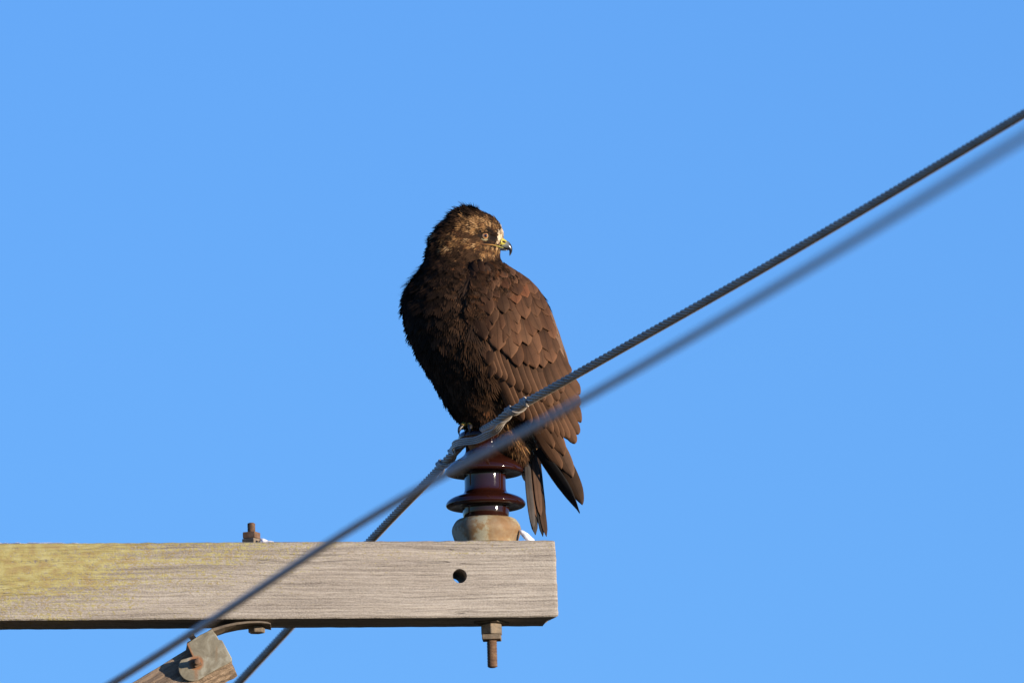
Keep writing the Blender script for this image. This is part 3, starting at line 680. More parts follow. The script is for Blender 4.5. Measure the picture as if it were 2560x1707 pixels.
def down_feather(mb, P, T, B, Nn, L, wd, lift, c, n, firm=0.0):
    """a soft feather: n barbs fanned from one shaft; firm=1 closes them to a rounded vane with a ragged tip"""
    fj = random.uniform(.7, 1.3); bend = random.uniform(-.1, .1) * L; cant = random.uniform(-.5, .5) * lift
    for j in range(n):
        q = (j + .5) / n * 2 - 1; q += random.uniform(-.12, .12) * (1 - .8 * firm)
        spread = q * (.30 - .16 * firm); l = L * (1 - (.34 + .10 * firm) * q * q) * random.uniform(.84 + .09 * firm, 1.08 - .04 * firm)
        d = (T + B * spread).normalized(); o0 = P + B * (q * wd * (.40 + .04 * firm))
        hw = wd / n * (.80 + .62 * firm); pts = []; tipw = .08 + .20 * firm
        for v_, ww, lf in ((0, .8, -.6), (.4, 1, .25), (.75, .80 + .25 * firm, .75), (1, tipw, 1.15)):
            ctr = o0 + d * (l * v_) + Nn * (lift * lf + cant * q * v_ + .10 * random.random() * lift * (1 - firm)) + B * (bend * v_ * v_) - Nn * (abs(q) * lift * (.35 + .35 * firm))
            pts += [ctr - B * (hw * ww * .5 + .00002), ctr + B * (hw * ww * .5 + .00002)]
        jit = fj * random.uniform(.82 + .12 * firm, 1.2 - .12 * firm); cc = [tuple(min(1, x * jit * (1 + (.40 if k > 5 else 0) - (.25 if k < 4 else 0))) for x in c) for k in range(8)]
        mb.add([tuple(p) for p in pts], [(0, 1, 3, 2), (2, 3, 5, 4), (4, 5, 7, 6)], cc)
def on_wing(px, py):
    if py < 700 or py > 1060: return False
    xl = np.interp(py, [700, 760, 860, 900, 950, 1050], [1222, 1218, 1230, 1250, 1290, 1345])
    return px > xl
plum = MB(); count = 0
# area-weighted sampling of the skin
cells = []
for i in range(NR - 1):
    for k in range(NA):
        a, b, c, d = bv[i * NA + k], bv[i * NA + (k + 1) % NA], bv[(i + 1) * NA + (k + 1) % NA], bv[(i + 1) * NA + k]
        cells.append(((b - a).cross(d - a)).length)
cells = np.array(cells)
cen = np.repeat((pys[:-1] + pys[1:]) / 2, NA)
dens = np.interp(cen, [515, 560, 640, 670, 720, 1000, 1060, 1160], [7.5, 8, 7, 3.4, 1.35, 1.25, 3.0, 3.0])
kk = np.tile(np.arange(NA), NR - 1); far = (np.sin(kk / NA * 2 * math.pi) < -.25); dens = np.where(far, dens * .45, dens)
prob = cells * dens; prob /= prob.sum(); order = rng.choice(len(cells), 9500, p=prob)
order = sorted(order, key=lambda q: -cen[q])
for q in order:
    i, k = divmod(int(q), NA); py = float(np.interp(i + random.random(), range(NR), pys)); th = (k + random.random()) / NA * 2 * math.pi
    s = math.sin(th); P, px = BS(py, th)
    if s > 0 and on_wing(px, py): continue
    if s > 0 and ((px - 1211) / 13) ** 2 + ((py - 590) / 10.5) ** 2 < 1: continue                # the eye
    if s > 0 and 1205 < px < 1260 and abs(py - (611 + (px - 1211) * .14)) < 2.5: continue     # the gape
    (dx, dy, L, wd, lift), cw = field(px, py)
    h = 1e-3; dth = .01; dpy = 1.0
    Pt = (BS(py, th + dth)[0] - P) / dth; Py = (BS(min(py + dpy, 1160), th)[0] - P) / dpy
    xt = (BS(py, th + dth)[1] - px) / dth; xy = (BS(min(py + dpy, 1160), th)[1] - px) / dpy
    if abs(xt) < 25: xt = 25 if xt >= 0 else -25
    if abs(s) < .12: xt = -60 if s >= 0 else 60
    dt = (dx - xy * dy) / xt; T = (Pt * dt + Py * dy)
    if T.length < 1e-9: continue
    T.normalize(); Nn = Pt.cross(Py).normalized()
    ctr = W(*(((btab(py)[0] + btab(py)[1]) / 2, py, 0)))
    if Nn.dot(P - ctr) < 0: Nn = -Nn
    T = (T - Nn * T.dot(Nn)).normalized(); B = Nn.cross(T)
    T = (T + B * random.gauss(0, .14)).normalized(); B = Nn.cross(T)
    ci = rng.choice(8, p=cw / cw.sum()); ci = 1 if (ci in (4, 5) and random.random() < .16 and py < 650) else ci; c = PAL[ci]; c = c * .88 + (cw @ PAL) * .12
    sz = random.uniform(.8, 1.25) * (1.25 if py < 650 and wd < 5.5 else 1.1); n = 3 if wd < 4 else (4 if wd < 7 else 7); firm = float(np.clip((wd - 3.5) / 4, 0, 1)) * (1 if random.random() < .78 else .25)
    if firm > .6: wd = wd * 1.5; L = L * 1.15; lift = lift * .8
    if random.random() < .16 and wd > 4.4: lift = lift * 2.2
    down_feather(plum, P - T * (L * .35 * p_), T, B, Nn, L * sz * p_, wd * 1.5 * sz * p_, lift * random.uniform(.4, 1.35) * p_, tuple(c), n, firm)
    count += 1
pm = plum.build('body_plumage', m_down, hawk); pm['kind'] = 'stuff'

# ---- wing surface and vane feathers
WT = np.array(smooth_tab([(640, 1130, 1262, 66), (670, 1075, 1290, 88), (700, 1030, 1332, 106), (760, 1012, 1382, 127), (840, 1026, 1410, 138), (900, 1056, 1432, 137), (950, 1090, 1462, 132), (1000, 1130, 1470, 116), (1060, 1180, 1472, 92), (1120, 1230, 1474, 66), (1200, 1300, 1480, 38), (1300, 1390, 1490, 16)], 5))
def wy(px, py):
    xl, xr, b = [float(np.interp(py, WT[:, 0], WT[:, k])) for k in (1, 2, 3)]
    u = (px - (xl + xr) / 2) / ((xr - xl) / 2); return -b * math.sqrt(max(.06, 1 - u * u))
OUT_R = [(640, 1254), (646, 1254), (660, 1266), (679, 1295), (698, 1323), (721, 1346), (742, 1360), (785, 1383), (831, 1400), (866, 1410), (889, 1419), (912, 1427), (940, 1446), (955, 1453), (1400, 1470)]
def clamp_px(px, py):
    m_ = float(np.interp(py, [q[0] for q in OUT_R], [q[1] for q in OUT_R])); 
    return px if px < m_ - 8 else m_ - 8 * math.exp(-(px - (m_ - 8)) / 8)
def vane(parent, name, tip, angd, L, hw, lift, c, curve=0, tiltpx=1.5, side=1, shape=0, mat=None, n=11, base_lift=0., yoff=0, notch=0):
    """one feather lying on the wing: tip pixel, angle from straight down, length and half width in photo px"""
    a = R(angd); d = (math.sin(a), math.cos(a)); nrm = (d[1], -d[0])
    m = 7; V = []; UV = []; seed = random.random() * 50
    for i in range(n):
        v_ = i / (n - 1); v2 = math.sin(v_ * math.pi / 2)
        if shape == 0:   ww = min(1, .62 + .7 * v2) * (1 if v2 < .62 else math.sqrt(max(0, 1 - ((v2 - .62) / .38) ** 1.9)))
        elif shape == 1: ww = min(1, .75 + .5 * v2) * (1 if v2 < .86 else math.sqrt(max(0, 1 - ((v2 - .86) / .14) ** 2)))
        else:            ww = min(1, .8 + .3 * v2) * (1 if v2 < .5 else (1 - ((v2 - .5) / .5) ** 1.7))
        ww = max(ww, .03)
        cx = tip[0] - d[0] * L * (1 - v2) + nrm[0] * curve * math.sin(math.pi * v2); cy = tip[1] - d[1] * L * (1 - v2) + nrm[1] * curve * math.sin(math.pi * v2)
        for j in range(m):
            u = j / (m - 1) * 2 - 1; asym = .12 if shape == 1 else 0
            wob = 1 + .05 * noise.noise(Vector((seed, v2 * 4, u)))
            px = cx + nrm[0] * hw * ww * (u * wob + asym * 0); py = cy + nrm[1] * hw * ww * u * wob
            py -= abs(u) ** 2 * hw * (.30 if shape == 0 else .06 if shape == 1 else .3) * (d[1]) * (v2 ** 3)         # rounded-pointed tip
            px = clamp_px(px, py)
            off = base_lift + lift * v2 - 9 * max(0, 1 - v2 / .3) + tiltpx * u * (.3 + .7 * v2) + 3.6 * (1 - abs(u) ** 1.3) * (hw / 20) - .8 * abs(u) * notch
            y = (wy(px, py) * 1.0 - off) * (1 if side > 0 else -1) / S + yoff
            V.append(tuple(W(px, py, y))); UV.append((.5 + u / 2, v2))
    F_ = grid_faces(n, m)
    if side < 0: F_ = [tuple(reversed(q)) for q in F_]
    o = mesh_obj(name, V, F_, mat or m_feather, parent); set_attr(o, [c] * len(V), UV)
    sd = o.modifiers.new('thick', 'SOLIDIFY'); sd.thickness = .0005; sd.offset = -1
    return o
def jitter(c, s=.18, warm=.0):
    k = random.uniform(1 - s, 1 + s); w_ = random.uniform(0, warm); return tuple(x * k * f for x, f in zip(c, (1 + w_, 1 + w_ * .15, 1 - w_ * .25)))
# underlay of each wing, a solid dark layer beneath the vanes
def wing_underlay(side):
    rows_ = [(672, 1228, 1268), (700, 1216, 1320), (740, 1210, 1352), (800, 1215, 1380), (860, 1228, 1396), (910, 1255, 1416), (960, 1292, 1436), (1010, 1325, 1440), (1050, 1350, 1436)]
    ra = np.array(rows_, float); V = []; ny, nx = 40, 22
    for lay in (0, 1):
        for i in range(ny):
            py = float(np.interp(i / (ny - 1), [0, 1], [672, 1050])); xl = float(np.interp(py, ra[:, 0], ra[:, 1])); xr = float(np.interp(py, ra[:, 0], ra[:, 2]))
            for j in range(nx):
                px = xl + (xr - xl) * j / (nx - 1); y = (wy(px, py) + 3 + lay * 10) * (1 if side > 0 else -1) / S; V.append(tuple(W(px, py, y)))
    n = nx * ny; F_ = grid_faces(ny, nx); F_ += [tuple(q + n for q in reversed(t)) for t in grid_faces(ny, nx)]
    ring = [j for j in range(nx)] + [i * nx + nx - 1 for i in range(1, ny)] + [(ny - 1) * nx + j for j in range(nx - 2, -1, -1)] + [i * nx for i in range(ny - 2, 0, -1)]
    for a, b in zip(ring, ring[1:] + ring[:1]): F_.append((a, b, b + n, a + n))
    o = mesh_obj('wing', V, F_, m_bodyw, hawk); return o
wing_n = wing_underlay(1); wing_f = wing_underlay(-1)
wing_f['label'] = 'far wing, mostly hidden behind the body'

covert_tips = [(1245, 876, 24), (1276, 896, 24), (1297, 919, 19), (1319, 916, 17), (1339, 922, 19), (1359, 921, 18), (1384, 908, 15), (1212, 850, 20), (1320, 863, 20), (1345, 884, 18), (1373, 878, 17), (1394, 884, 12),
   (1233, 812, 19), (1272, 841, 19), (1296, 836, 17), (1295, 811, 18), (1315, 799, 22), (1352, 826, 19), (1373, 826, 17), (1385, 848, 13), (1333, 842, 18), (1255, 826, 17), (1262, 784, 18), (1240, 774, 16), (1281, 776, 15),
   (1321, 771, 19), (1343, 790, 17), (1361, 775, 17), (1372, 792, 11), (1293, 758, 16), (1296, 737, 17), (1272, 750, 15), (1250, 744, 14), (1318, 742, 17), (1336, 735, 16), (1348, 752, 15), (1270, 722, 14), (1248, 716, 13), (1292, 708, 15), (1312, 716, 15), (1325, 708, 11),
   (1268, 694, 12), (1287, 690, 11), (1225, 790, 16), (1222, 826, 17), (1228, 752, 13), (1303, 697, 10), (1232, 728, 12), (1228, 846, 17), (1258, 856, 18), (1300, 866, 17), (1282, 872, 16), (1186, 752, 12), (1178, 782, 13), (1176, 812, 13), (1187, 840, 14), (1200, 866, 15), (1215, 735, 14), (1200, 800, 15), (1196, 770, 14), (1205, 828, 16), (1210, 780, 15), (1206, 745, 13), (1215, 762, 13)]
def wing_angle(px, py): return 9 + max(0, px - 1215) * .09 + max(0, 765 - py) * .24
for side, root in ((1, wing_n), (-1, wing_f)):
    # secondaries and primaries, lowest layer first
    low_tips = [(1290, 1042, 12), (1307, 1052, 12), (1327, 1060, 12), (1345, 1066, 12), (1363, 1071, 12), (1380, 1083, 12), (1395, 1092, 12), (1408, 1095, 11), (1422, 1098, 12), (1438, 1109, 13), (1446, 1086, 13), (1455, 1056, 13), (1449, 1015, 13), (1452, 986, 12), (1443, 987, 11), (1424, 1030, 13), (1404, 1050, 13), (1385, 1050, 13)]
    if side > 0: primaries = [((1449, 1283), 33, 192, 15, 3, BK, 2, 14), ((1440, 1262), 32, 185, 5, 6, (.12, .08, .05), 2, 2), ((1456, 1262), 24, 200, 19, 5, DB, 0, 2), ((1404, 1172), 33, 170, 18, 6.5, jitter(WG, .1), 0, 2),  # near-black first primary: shade on its underside put into the colour
        ((1432, 1193), 29, 180, 20, 7.5, (.07, .04, .025), 0, 2), ((1411, 1139), 30, 170, 20, 9.5, WG, 0, 2), ((1384, 1120), 30, 150, 18, 8, WG, 0, 2)]
    else: primaries = [((1449, 1283), 33, 250, 17, 2, DK, 2, 2), ((1442, 1262), 32, 220, 14, 4, DB, 2, 2)]
    for tip, an, L, hw, lf, c, shp, tl in primaries:
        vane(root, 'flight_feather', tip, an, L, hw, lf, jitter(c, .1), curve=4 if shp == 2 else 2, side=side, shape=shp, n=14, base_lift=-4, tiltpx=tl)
    for k, (x, y, hw) in enumerate(low_tips):
        an = 20 + (x - 1300) * .035 + (6 if y < 1020 else 0); L = 215 if y > 1030 else 150
        vane(root, 'flight_feather', (x, y), an, L, hw + 1, 4 + (k % 3) * .6, jitter(WG, .16), curve=-5, side=side, shape=1, n=12, tiltpx=3.6)
    mid_tips = [(1235, 937, 12), (1249, 946, 12), (1262, 953, 12), (1281, 967, 13), (1302, 979, 13), (1321, 986, 13), (1340, 995, 13), (1358, 1004, 13), (1375, 1016, 15), (1394, 1002, 12), (1405, 982, 12), (1417, 958, 12), (1424, 935, 11)]
    for k, (x, y, hw) in enumerate(mid_tips):
        an = 19 + (x - 1235) * .03; vane(root, 'flight_feather', (x, y), an - 4, 120, hw + 1, 6, jitter(WG, .16), curve=-5, side=side, shape=1, n=11, tiltpx=3.8, base_lift=1.5)
    # long narrow ones along the outer edge
    for (x, y, hw, an) in [(1412, 898, 9, 19), (1423, 922, 8, 19), (1402, 872, 8, 21), (1396, 842, 8, 22), (1383, 802, 8, 26)]:
        vane(root, 'flight_feather', (x, y), an, 105, hw, 6, jitter((.155, .092, .058), .1), curve=3, side=side, shape=2, n=11, tiltpx=-1.5, base_lift=1)
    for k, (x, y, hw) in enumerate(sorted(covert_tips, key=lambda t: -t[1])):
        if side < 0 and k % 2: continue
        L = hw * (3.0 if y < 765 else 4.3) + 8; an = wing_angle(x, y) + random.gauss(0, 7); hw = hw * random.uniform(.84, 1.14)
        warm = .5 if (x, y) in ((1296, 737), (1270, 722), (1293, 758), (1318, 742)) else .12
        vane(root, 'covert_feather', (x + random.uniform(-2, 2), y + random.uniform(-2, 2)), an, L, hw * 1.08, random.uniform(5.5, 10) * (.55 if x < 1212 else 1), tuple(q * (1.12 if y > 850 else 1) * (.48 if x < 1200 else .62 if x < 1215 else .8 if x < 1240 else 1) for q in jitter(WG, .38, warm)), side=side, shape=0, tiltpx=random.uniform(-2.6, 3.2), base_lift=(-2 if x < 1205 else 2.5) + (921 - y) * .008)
# scapulars and flank feathers that soften the front edge of the near wing, upper rows laid last
scap = []
for gy in range(13):
    for gx_ in range(9):
        y_ = 940 - gy * 21 + random.uniform(-6, 6); x_ = 1128 + gx_ * 17 + (gy % 2) * 8 + random.uniform(-5, 5)
        xe = float(np.interp(y_, [690, 740, 800, 870, 930], [1285, 1250, 1214, 1214, 1228])); xm = float(np.interp(y_, [690, 740, 870, 940], [1196, 1160, 1150, 1176]))
        if xm - 14 + random.uniform(-18, 18) < x_ < xe: scap.append((x_, y_))
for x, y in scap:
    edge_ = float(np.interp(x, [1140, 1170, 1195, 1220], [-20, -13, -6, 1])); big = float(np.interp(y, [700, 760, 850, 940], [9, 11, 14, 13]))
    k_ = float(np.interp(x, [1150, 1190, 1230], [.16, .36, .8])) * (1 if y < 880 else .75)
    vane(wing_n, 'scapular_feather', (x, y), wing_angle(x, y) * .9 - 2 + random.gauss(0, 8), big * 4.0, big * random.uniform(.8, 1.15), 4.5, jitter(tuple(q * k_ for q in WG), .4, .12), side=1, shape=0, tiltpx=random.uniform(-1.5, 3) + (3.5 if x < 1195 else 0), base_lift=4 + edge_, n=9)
# small soft feathers where the wing meets the shoulder
sh = MB()
for q in range(330):
    py = random.uniform(652, 775); x0 = np.interp(py, [652, 675, 700, 775], [1222, 1196, 1176, 1168]); x1 = np.interp(py, [652, 675, 690, 720, 775], [1238, 1268, 1288, 1262, 1205]); px = random.uniform(x0, x1)
    an = R(wing_angle(px, py) * 1.05 + random.gauss(0, 9) - 4); L = random.uniform(22, 34); hw = random.uniform(4, 7)
    P = W(px, py, (wy(px, py) - 7) / S); Q = W(px + L * math.sin(an), py + L * math.cos(an), (wy(px + L * math.sin(an), py + L * math.cos(an)) - 10) / S)
    T = (Q - P); l = T.length; T.normalize(); Nn = Vector((.1, -1, .1)); Nn = (Nn - T * Nn.dot(T)).normalized(); B = Nn.cross(T)
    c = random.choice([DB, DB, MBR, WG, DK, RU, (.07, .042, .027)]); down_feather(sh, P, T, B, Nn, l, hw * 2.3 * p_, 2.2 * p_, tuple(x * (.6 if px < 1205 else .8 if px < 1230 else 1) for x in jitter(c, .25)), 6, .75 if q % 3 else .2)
for q in range(150):
    py = random.uniform(690, 960); xe = float(np.interp(py, [690, 740, 800, 870, 930, 1010], [1200, 1192, 1190, 1196, 1212, 1240])); off = random.uniform(-52, 14); px = xe + off
    an = R(float(np.interp(py, [690, 800, 900, 1010], [2, 8, 20, 24])) + random.gauss(0, 9)); L = random.uniform(36, 54); hw = random.uniform(6, 9)
    e = 6 - 10 * max(0, (-off - 14) / 38)
    x2, y2 = px + L * math.sin(an), py + L * math.cos(an)
    P = W(px, py, (wy(px, py) - e) / S); Q = W(x2, y2, (wy(x2, y2) - e - 3) / S)
    T = (Q - P); l = T.length; T.normalize(); Nn = Vector((-.2, -1, .1)); Nn = (Nn - T * Nn.dot(T)).normalized(); B = Nn.cross(T)
    c = random.choice([DB, DB, DK, (.04, .024, .016), MBR, (.05, .03, .019)] if off < -10 else [DB, MBR, (.055, .032, .02)])
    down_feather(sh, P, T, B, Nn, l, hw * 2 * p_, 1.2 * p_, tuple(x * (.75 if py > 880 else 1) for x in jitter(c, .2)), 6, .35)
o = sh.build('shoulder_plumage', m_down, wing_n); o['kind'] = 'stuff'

# ---- tail
tailbase = MB(); v, f = tube(fit_spline([W(1315, 1095, 0), W(1325, 1130, 0), W(1330, 1165, 0)], 12)[0], np.linspace(14, 9, 12) * p_, 10, sq=.8); tailbase.add(v, f)
tail = tailbase.build('tail', m_body, hawk)
def tail_feather(b, t, hw, y0, y1, c, rotd, curve=0):
    n, m = 16, 7; V = []; UV = []; A, Bt = Vector((b[0], b[1], 0)), Vector((t[0], t[1], 0)); d = (Bt - A); L = d.length; d /= L; nr = Vector((d.y, -d.x, 0)); rr_ = R(rotd)
    for i in range(n):
        v_ = i / (n - 1); ww = (.7 + .3 * min(1, v_ * 2)) * (1 if v_ < .72 else math.sqrt(max(.0, 1 - ((v_ - .72) / .28) ** 2.0)) * .96 + .04)
        for j in range(m):
            u = j / (m - 1) * 2 - 1; q = A + d * (L * v_) + nr * (u * hw * ww * math.cos(rr_) + curve * math.sin(math.pi * v_))
            y = (y0 + (y1 - y0) * v_ + u * hw * ww * math.sin(rr_) - 1.2 * (1 - u * u)) / S
            V.append(tuple(W(q.x, q.y, y))); UV.append((.5 + u / 2, v_))
    o = mesh_obj('tail_feather', V, grid_faces(n, m), m_feather, tail); set_attr(o, [c] * len(V), UV)
    sd = o.modifiers.new('thick', 'SOLIDIFY'); sd.thickness = .0005; sd.offset = 0
GY = (.034, .030, .028)
tail_feather((1318, 1085), (1338.5, 1337), 13, -14, -16, GY, 30, -3)
tail_feather((1316, 1095), (1334, 1322), 9, -22, -22, (.055, .048, .045), 20, -4)
tail_feather((1326, 1085), (1345, 1300), 13, -12, -10, (.08, .045, .028), 50, -2)
tail_feather((1330, 1085), (1357, 1341), 12, -8, -6, BK, 45, -2)
tail_feather((1334, 1085), (1366, 1341), 13, -4, -2, DB, 50, -4)
tail_feather((1332, 1085), (1352, 1290), 10, -16, -12, (.075, .042, .026), 35, -2)
tail_feather((1338, 1085), (1363, 1325), 12, 2, 6, DK, 45, -4)
tail_feather((1340, 1085), (1360, 1300), 12, 6, 12, DK, 40, -3)
tail_feather((1300, 1110), (1315, 1205), 8, -4, 0, (.62, .55, .47), 20, -2)

# ---- eyes
def eye(side):
    py, px = 590, 1211
    xl, xr, b, k = btab(py); xc, a = (xl + xr) / 2, (xr - xl) / 2 - 3; u = (px - xc) / a; th = math.acos(u) * side
    P, _ = BS(py, th); r = 11.0 * p_
    gz = Vector((.34, -1 * side, -.02)).normalized()
    c = P - Vector((0, -side, 0)) * (r * .50)
    M_ = Mat('eyeball', .05, 0, .5); M_.b.inputs['Coat Weight'].default_value = 1; M_.b.inputs['Coat Roughness'].default_value = .02
    z = gz; x = z.orthogonal().normalized(); y = z.cross(x); mt = Matrix.Translation(c) @ Matrix((x, y, z)).transposed().to_4x4()
    V, F_ = lathe([(max(1e-5, r * math.sin(q)), r * math.cos(q)) for q in np.linspace(0.001, math.pi - .001, 28)], 36)
    s_ = M_.sep(M_.tc('Object')); rad = M_.math('SQRT', M_.math('ADD', M_.math('MULTIPLY', s_[0], s_[0]), M_.math('MULTIPLY', s_[1], s_[1])))
    rel = M_.math('DIVIDE', rad, r)
    cc = M_.ramp(rel, [(.0, (.004, .004, .005)), (.34, (.004, .004, .005)), (.41, (.26, .10, .035)), (.62, (.42, .26, .13)), (.80, (.34, .23, .13)), (.87, (.03, .02, .015)), (1, (.01, .01, .01))])
    e = framed('eye', V, F_, M_.out(cc), hawk, True, mt)
    # fleshy rim
    n, k2 = 48, 8; V = []; F_ = []
    for i in range(n):
        a_ = i / n * 2 * math.pi
        ctr = P + Vector((math.cos(a_) * 12.4 * p_, -side * (1.2 + .8 * math.sin(a_ + 3.6)) * p_ - side * math.cos(a_) * 2.2 * p_ * .0, math.sin(a_) * 11.0 * p_ / math.cos(PITCH)))
        ctr.y += -.0012 * side + math.cos(a_) * .0020 * side
        for j in range(k2):
            q = j / k2 * 2 * math.pi; w_ = 1.7 if math.sin(a_) < .3 else 1.2
            V.append(tuple(ctr + Vector((math.cos(a_) * math.cos(q), math.sin(q) * .8, math.sin(a_) * math.cos(q))) * (w_ * p_)))
    tones = [((.26, .24, .145) if (math.cos(i / n * 6.2832) < .15 and math.sin(i / n * 6.2832) < .75) or math.sin(i / n * 6.2832) < -.75 else (.03, .027, .02)) for i in range(n) for j in range(k2)]
    for i in range(n):
        for j in range(k2): F_.append((i * k2 + j, i * k2 + (j + 1) % k2, ((i + 1) % n) * k2 + (j + 1) % k2, ((i + 1) % n) * k2 + j))
    o = mesh_obj('eyelid', V, F_, m_down, hawk); set_attr(o, tones)
eye(1); eye(-1)
# brow: a firm shelf of short feathers over each eye
bw = MB()
for side in (1, -1):
    for q in range(110):
        t = random.random(); px = 1196 + 50 * t; py = 579.5 + 10 * t ** 1.6 - 1.5 * math.sin(math.pi * t) + random.gauss(0, 1.2)
        xl, xr, b, k = btab(py); u = (px - (xl + xr) / 2) / ((xr - xl) / 2 - 3); P, _ = BS(py, math.acos(max(-1, min(1, u))) * side)
        P = P + Vector((0, -side, 0)) * (4.0 * p_); T = Vector((-1, -.1 * side, .02 + .2 * random.random())).normalized(); Nn = Vector((0, -side, .1)).normalized(); B = Nn.cross(T)
        c = random.choice([BK, BK, DK, DB]) if random.random() < .9 else GO
        down_feather(bw, P, T, B, Nn, 9 * p_, 3 * p_, 1.0 * p_, jitter(c), 3)
o = bw.build('brow', m_down, hawk); o['kind'] = 'stuff'

# ---- beak
Mk = Mat('horn_beak', .25, 0, .5); xk, yk, zk = Mk.sep(Mk.tc('UV'))[:3]
ck = Mk.ramp(xk, [(.0, (.20, .21, .15)), (.22, (.13, .14, .13)), (.42, (.022, .024, .032)), (.8, (.012, .012, .016)), (1, (.06, .05, .045))]); m_horn = Mk.out(ck, Mk.bump(Mk.noise(Mk.tc('Object'), 300, 3), .2, .0004))
Mk = Mat('yellow_cere', .45, 0, .4); m_cere = Mk.out(Mk.ramp(Mk.noise(Mk.tc('Object'), 170, 3), [(.35, (.34, .29, .03)), (.65, (.48, .43, .07))]))
Mk = Mat('yellow_gape', .45, 0, .4); m_gape = Mk.out(Mk.ramp(Mk.sep(Mk.tc('UV'))[0], [(0, (.36, .13, .03)), (.45, (.40, .21, .04)), (.8, (.30, .28, .06)), (1, (.34, .31, .07))]))
m_nostril = Mat('nostril_dark', .8, 0, .2).out((.02, .009, .005))
def section_loft(rows_, name, mat, parent, k=20, uvx=True):
    """rows: (top px,py), (bottom px,py), half depth px"""
    V = []; UV = []; n = len(rows_)
    for i, (a, b, hd) in enumerate(rows_):
        ctr = ((a[0] + b[0]) / 2, (a[1] + b[1]) / 2); h = ((a[0] - b[0]) / 2, (a[1] - b[1]) / 2)
        for j in range(k):
            q = j / k * 2 * math.pi; cq = math.copysign(abs(math.cos(q)) ** .9, math.cos(q)); sq_ = math.copysign(abs(math.sin(q)) ** .9, math.sin(q))
            V.append(tuple(W(ctr[0] + h[0] * cq, ctr[1] + h[1] * cq, -hd * sq_ / S))); UV.append((i / (n - 1), j / k))
    F_ = grid_faces(n, k, 0, True) + [tuple(range(k))[::-1], tuple(range((n - 1) * k, n * k))]
    o = mesh_obj(name, V, F_, mat, parent); set_attr(o, None, UV); return o
def dense(rows_, m=4):
    A = np.array([(*a, *b, h) for a, b, h in rows_]); q = np.linspace(0, len(A) - 1, (len(A) - 1) * m + 1)
    B_ = np.stack([np.interp(q, range(len(A)), A[:, k]) for k in range(5)], 1)
    for _ in range(2): B_[1:-1] = (B_[:-2] + 2 * B_[1:-1] + B_[2:]) / 4
    return [((r[0], r[1]), (r[2], r[3]), r[4]) for r in B_]
beak = section_loft(dense([((1258, 600), (1252, 619), 13), ((1266, 601.5), (1256, 620), 12), ((1271, 603.5), (1262, 621.5), 10.5), ((1275.5, 608), (1267, 623.5), 9), ((1279, 614), (1271, 625.5), 7), ((1281, 621), (1273.5, 627), 5), ((1280.8, 628), (1273.3, 630), 3.2), ((1278.5, 634), (1273.2, 634.5), 2), ((1275, 639.5), (1273.6, 639.5), .6)]), 'beak', m_horn, hawk)
section_loft(dense([((1254, 593), (1250, 614), 17.5), ((1259, 596), (1252, 615.5), 15.5), ((1263, 599), (1256, 616), 14.0), ((1267, 601.8), (1261, 614.0), 11.9)]), 'cere', m_cere, beak)
section_loft(dense([((1236, 616), (1236, 622), 13), ((1246, 617.5), (1247, 625.5), 11.5), ((1256, 619.5), (1257, 627), 9), ((1264, 622), (1265, 627), 6), ((1270, 624.5), (1269, 626.5), 3)]), 'lower_mandible', m_horn, beak)
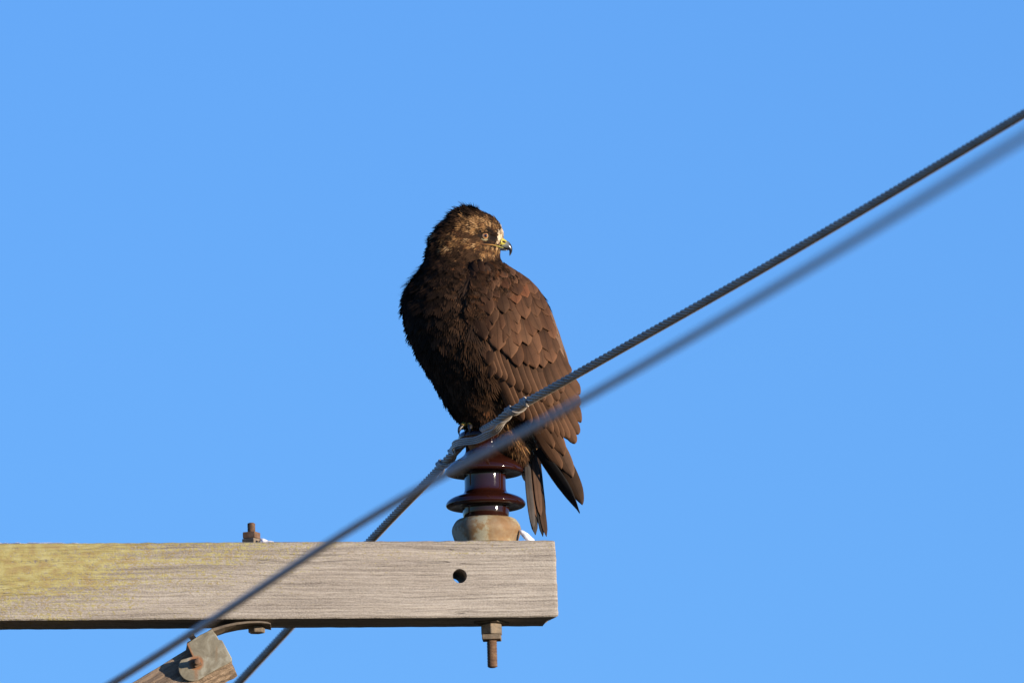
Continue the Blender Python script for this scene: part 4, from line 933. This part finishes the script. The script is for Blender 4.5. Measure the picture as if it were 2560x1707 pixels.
for s in (1, -1):
    k = 16; V = []
    for r_, d_ in ((3.9, 0), (3.1, .5), (0.1, .8)):
        for j in range(k):
            a_ = j / k * 2 * math.pi; x = 1260.4 + math.cos(a_) * r_ * 1.15 + math.sin(a_) * r_ * .25; y = 604.8 + math.sin(a_) * r_ * .72 + math.cos(a_) * r_ * .25
            V.append(tuple(W(x, y, -s * (14.6 + d_ - (x - 1260) * .42 - abs(y - 605) * .02) / S)))
    F_ = grid_faces(3, k, 0, True); mesh_obj('nostril', V, F_, m_nostril, beak)
    pts = []
    for px, py in ((1208, 611), (1218, 611.5), (1230, 612.5), (1242, 615), (1250, 617.5), (1258, 619.5)):
        if px < 1245:
            xl, xr, b, k_ = btab(py); u = (px - (xl + xr) / 2) / ((xr - xl) / 2 - 3); P, _ = BS(py, math.acos(max(-1, min(1, u))) * s); P = P + Vector((0, -s * 2.0 * p_, 0))
        else: P = W(px, py, -s * (17 - (px - 1245) * .35) / S)
        pts.append(P)
    C_, _ = fit_spline(pts, 30); v, f = tube(C_, np.interp(np.linspace(0, 1, 30), [0, .3, .8, 1], [.4, .9, 1.3, 1.0]) * p_, 8)
    o = mesh_obj('gape', v, f, m_gape, beak); set_attr(o, None, [(i // 8 / 29, .5) for i in range(240)])

# ---- feet on the insulator head
Mk = Mat('yellow_toe_skin', .55, 0, .4); m_toe = Mk.out(Mk.ramp(Mk.noise(Mk.tc('Object'), 260, 3), [(.35, (.16, .105, .015)), (.65, (.30, .21, .03))]), Mk.bump(Mk.wave(Mk.tc('Object', (300, 300, 300)), 1, 1), .4, .0006))
m_talon = Mat('black_talon', .42, 0, .5).out((.012, .012, .014))
ztop = 1078
def foot(cx, cyd):
    C_, _ = fit_spline([W(cx + 6, 1035, cyd), W(cx + 3, 1052, cyd), W(cx, 1066, cyd)], 10)
    v, f = tube(C_, np.interp(np.linspace(0, 1, 10), [0, 1], [13, 10]) * p_, 12); ft = mesh_obj('foot', v, f, m_toe, hawk)
    for an in (-140, -88, -40, 100):
        a = R(an); L = 27 if an < 0 else 26; pts = []; 
        for t, h in ((0, 20), (.3, 21), (.6, 17), (.85, 11), (1.0, 3)):
            pts.append(W(cx, 1066, cyd) + Vector((math.cos(a) * L * t, math.sin(a) * L * t, 0)) * p_ + Vector((0, 0, (h - 12) * p_ * .8)))
        C_, _ = fit_spline(pts, 16); v, f = tube(C_, np.interp(np.linspace(0, 1, 16), [0, .5, 1], [8.5, 7.5, 6]) * p_, 10); mesh_obj('toe', v, f, m_toe, ft)
        e = Vector(C_[-1]); dd = Vector((math.cos(a), math.sin(a), 0)) * p_
        C_, _ = fit_spline([e - dd * 4 + Vector((0, 0, 5 * p_)), e + dd * 3 + Vector((0, 0, 1 * p_)), e + dd * 8 - Vector((0, 0, 9 * p_)), e + dd * 6 - Vector((0, 0, 20 * p_))], 14)
        v, f = tube(C_, np.interp(np.linspace(0, 1, 14), [0, .4, 1], [7.2, 5.0, .5]) * p_, 9); mesh_obj('talon', v, f, m_talon, ft)
foot(1174, -.012); foot(1212, -.006)
bpy.context.view_layer.update()
print('feathers', count, 'tris', sum(len(o.data.polygons) for o in bpy.data.objects if o.type == 'MESH') * 2)
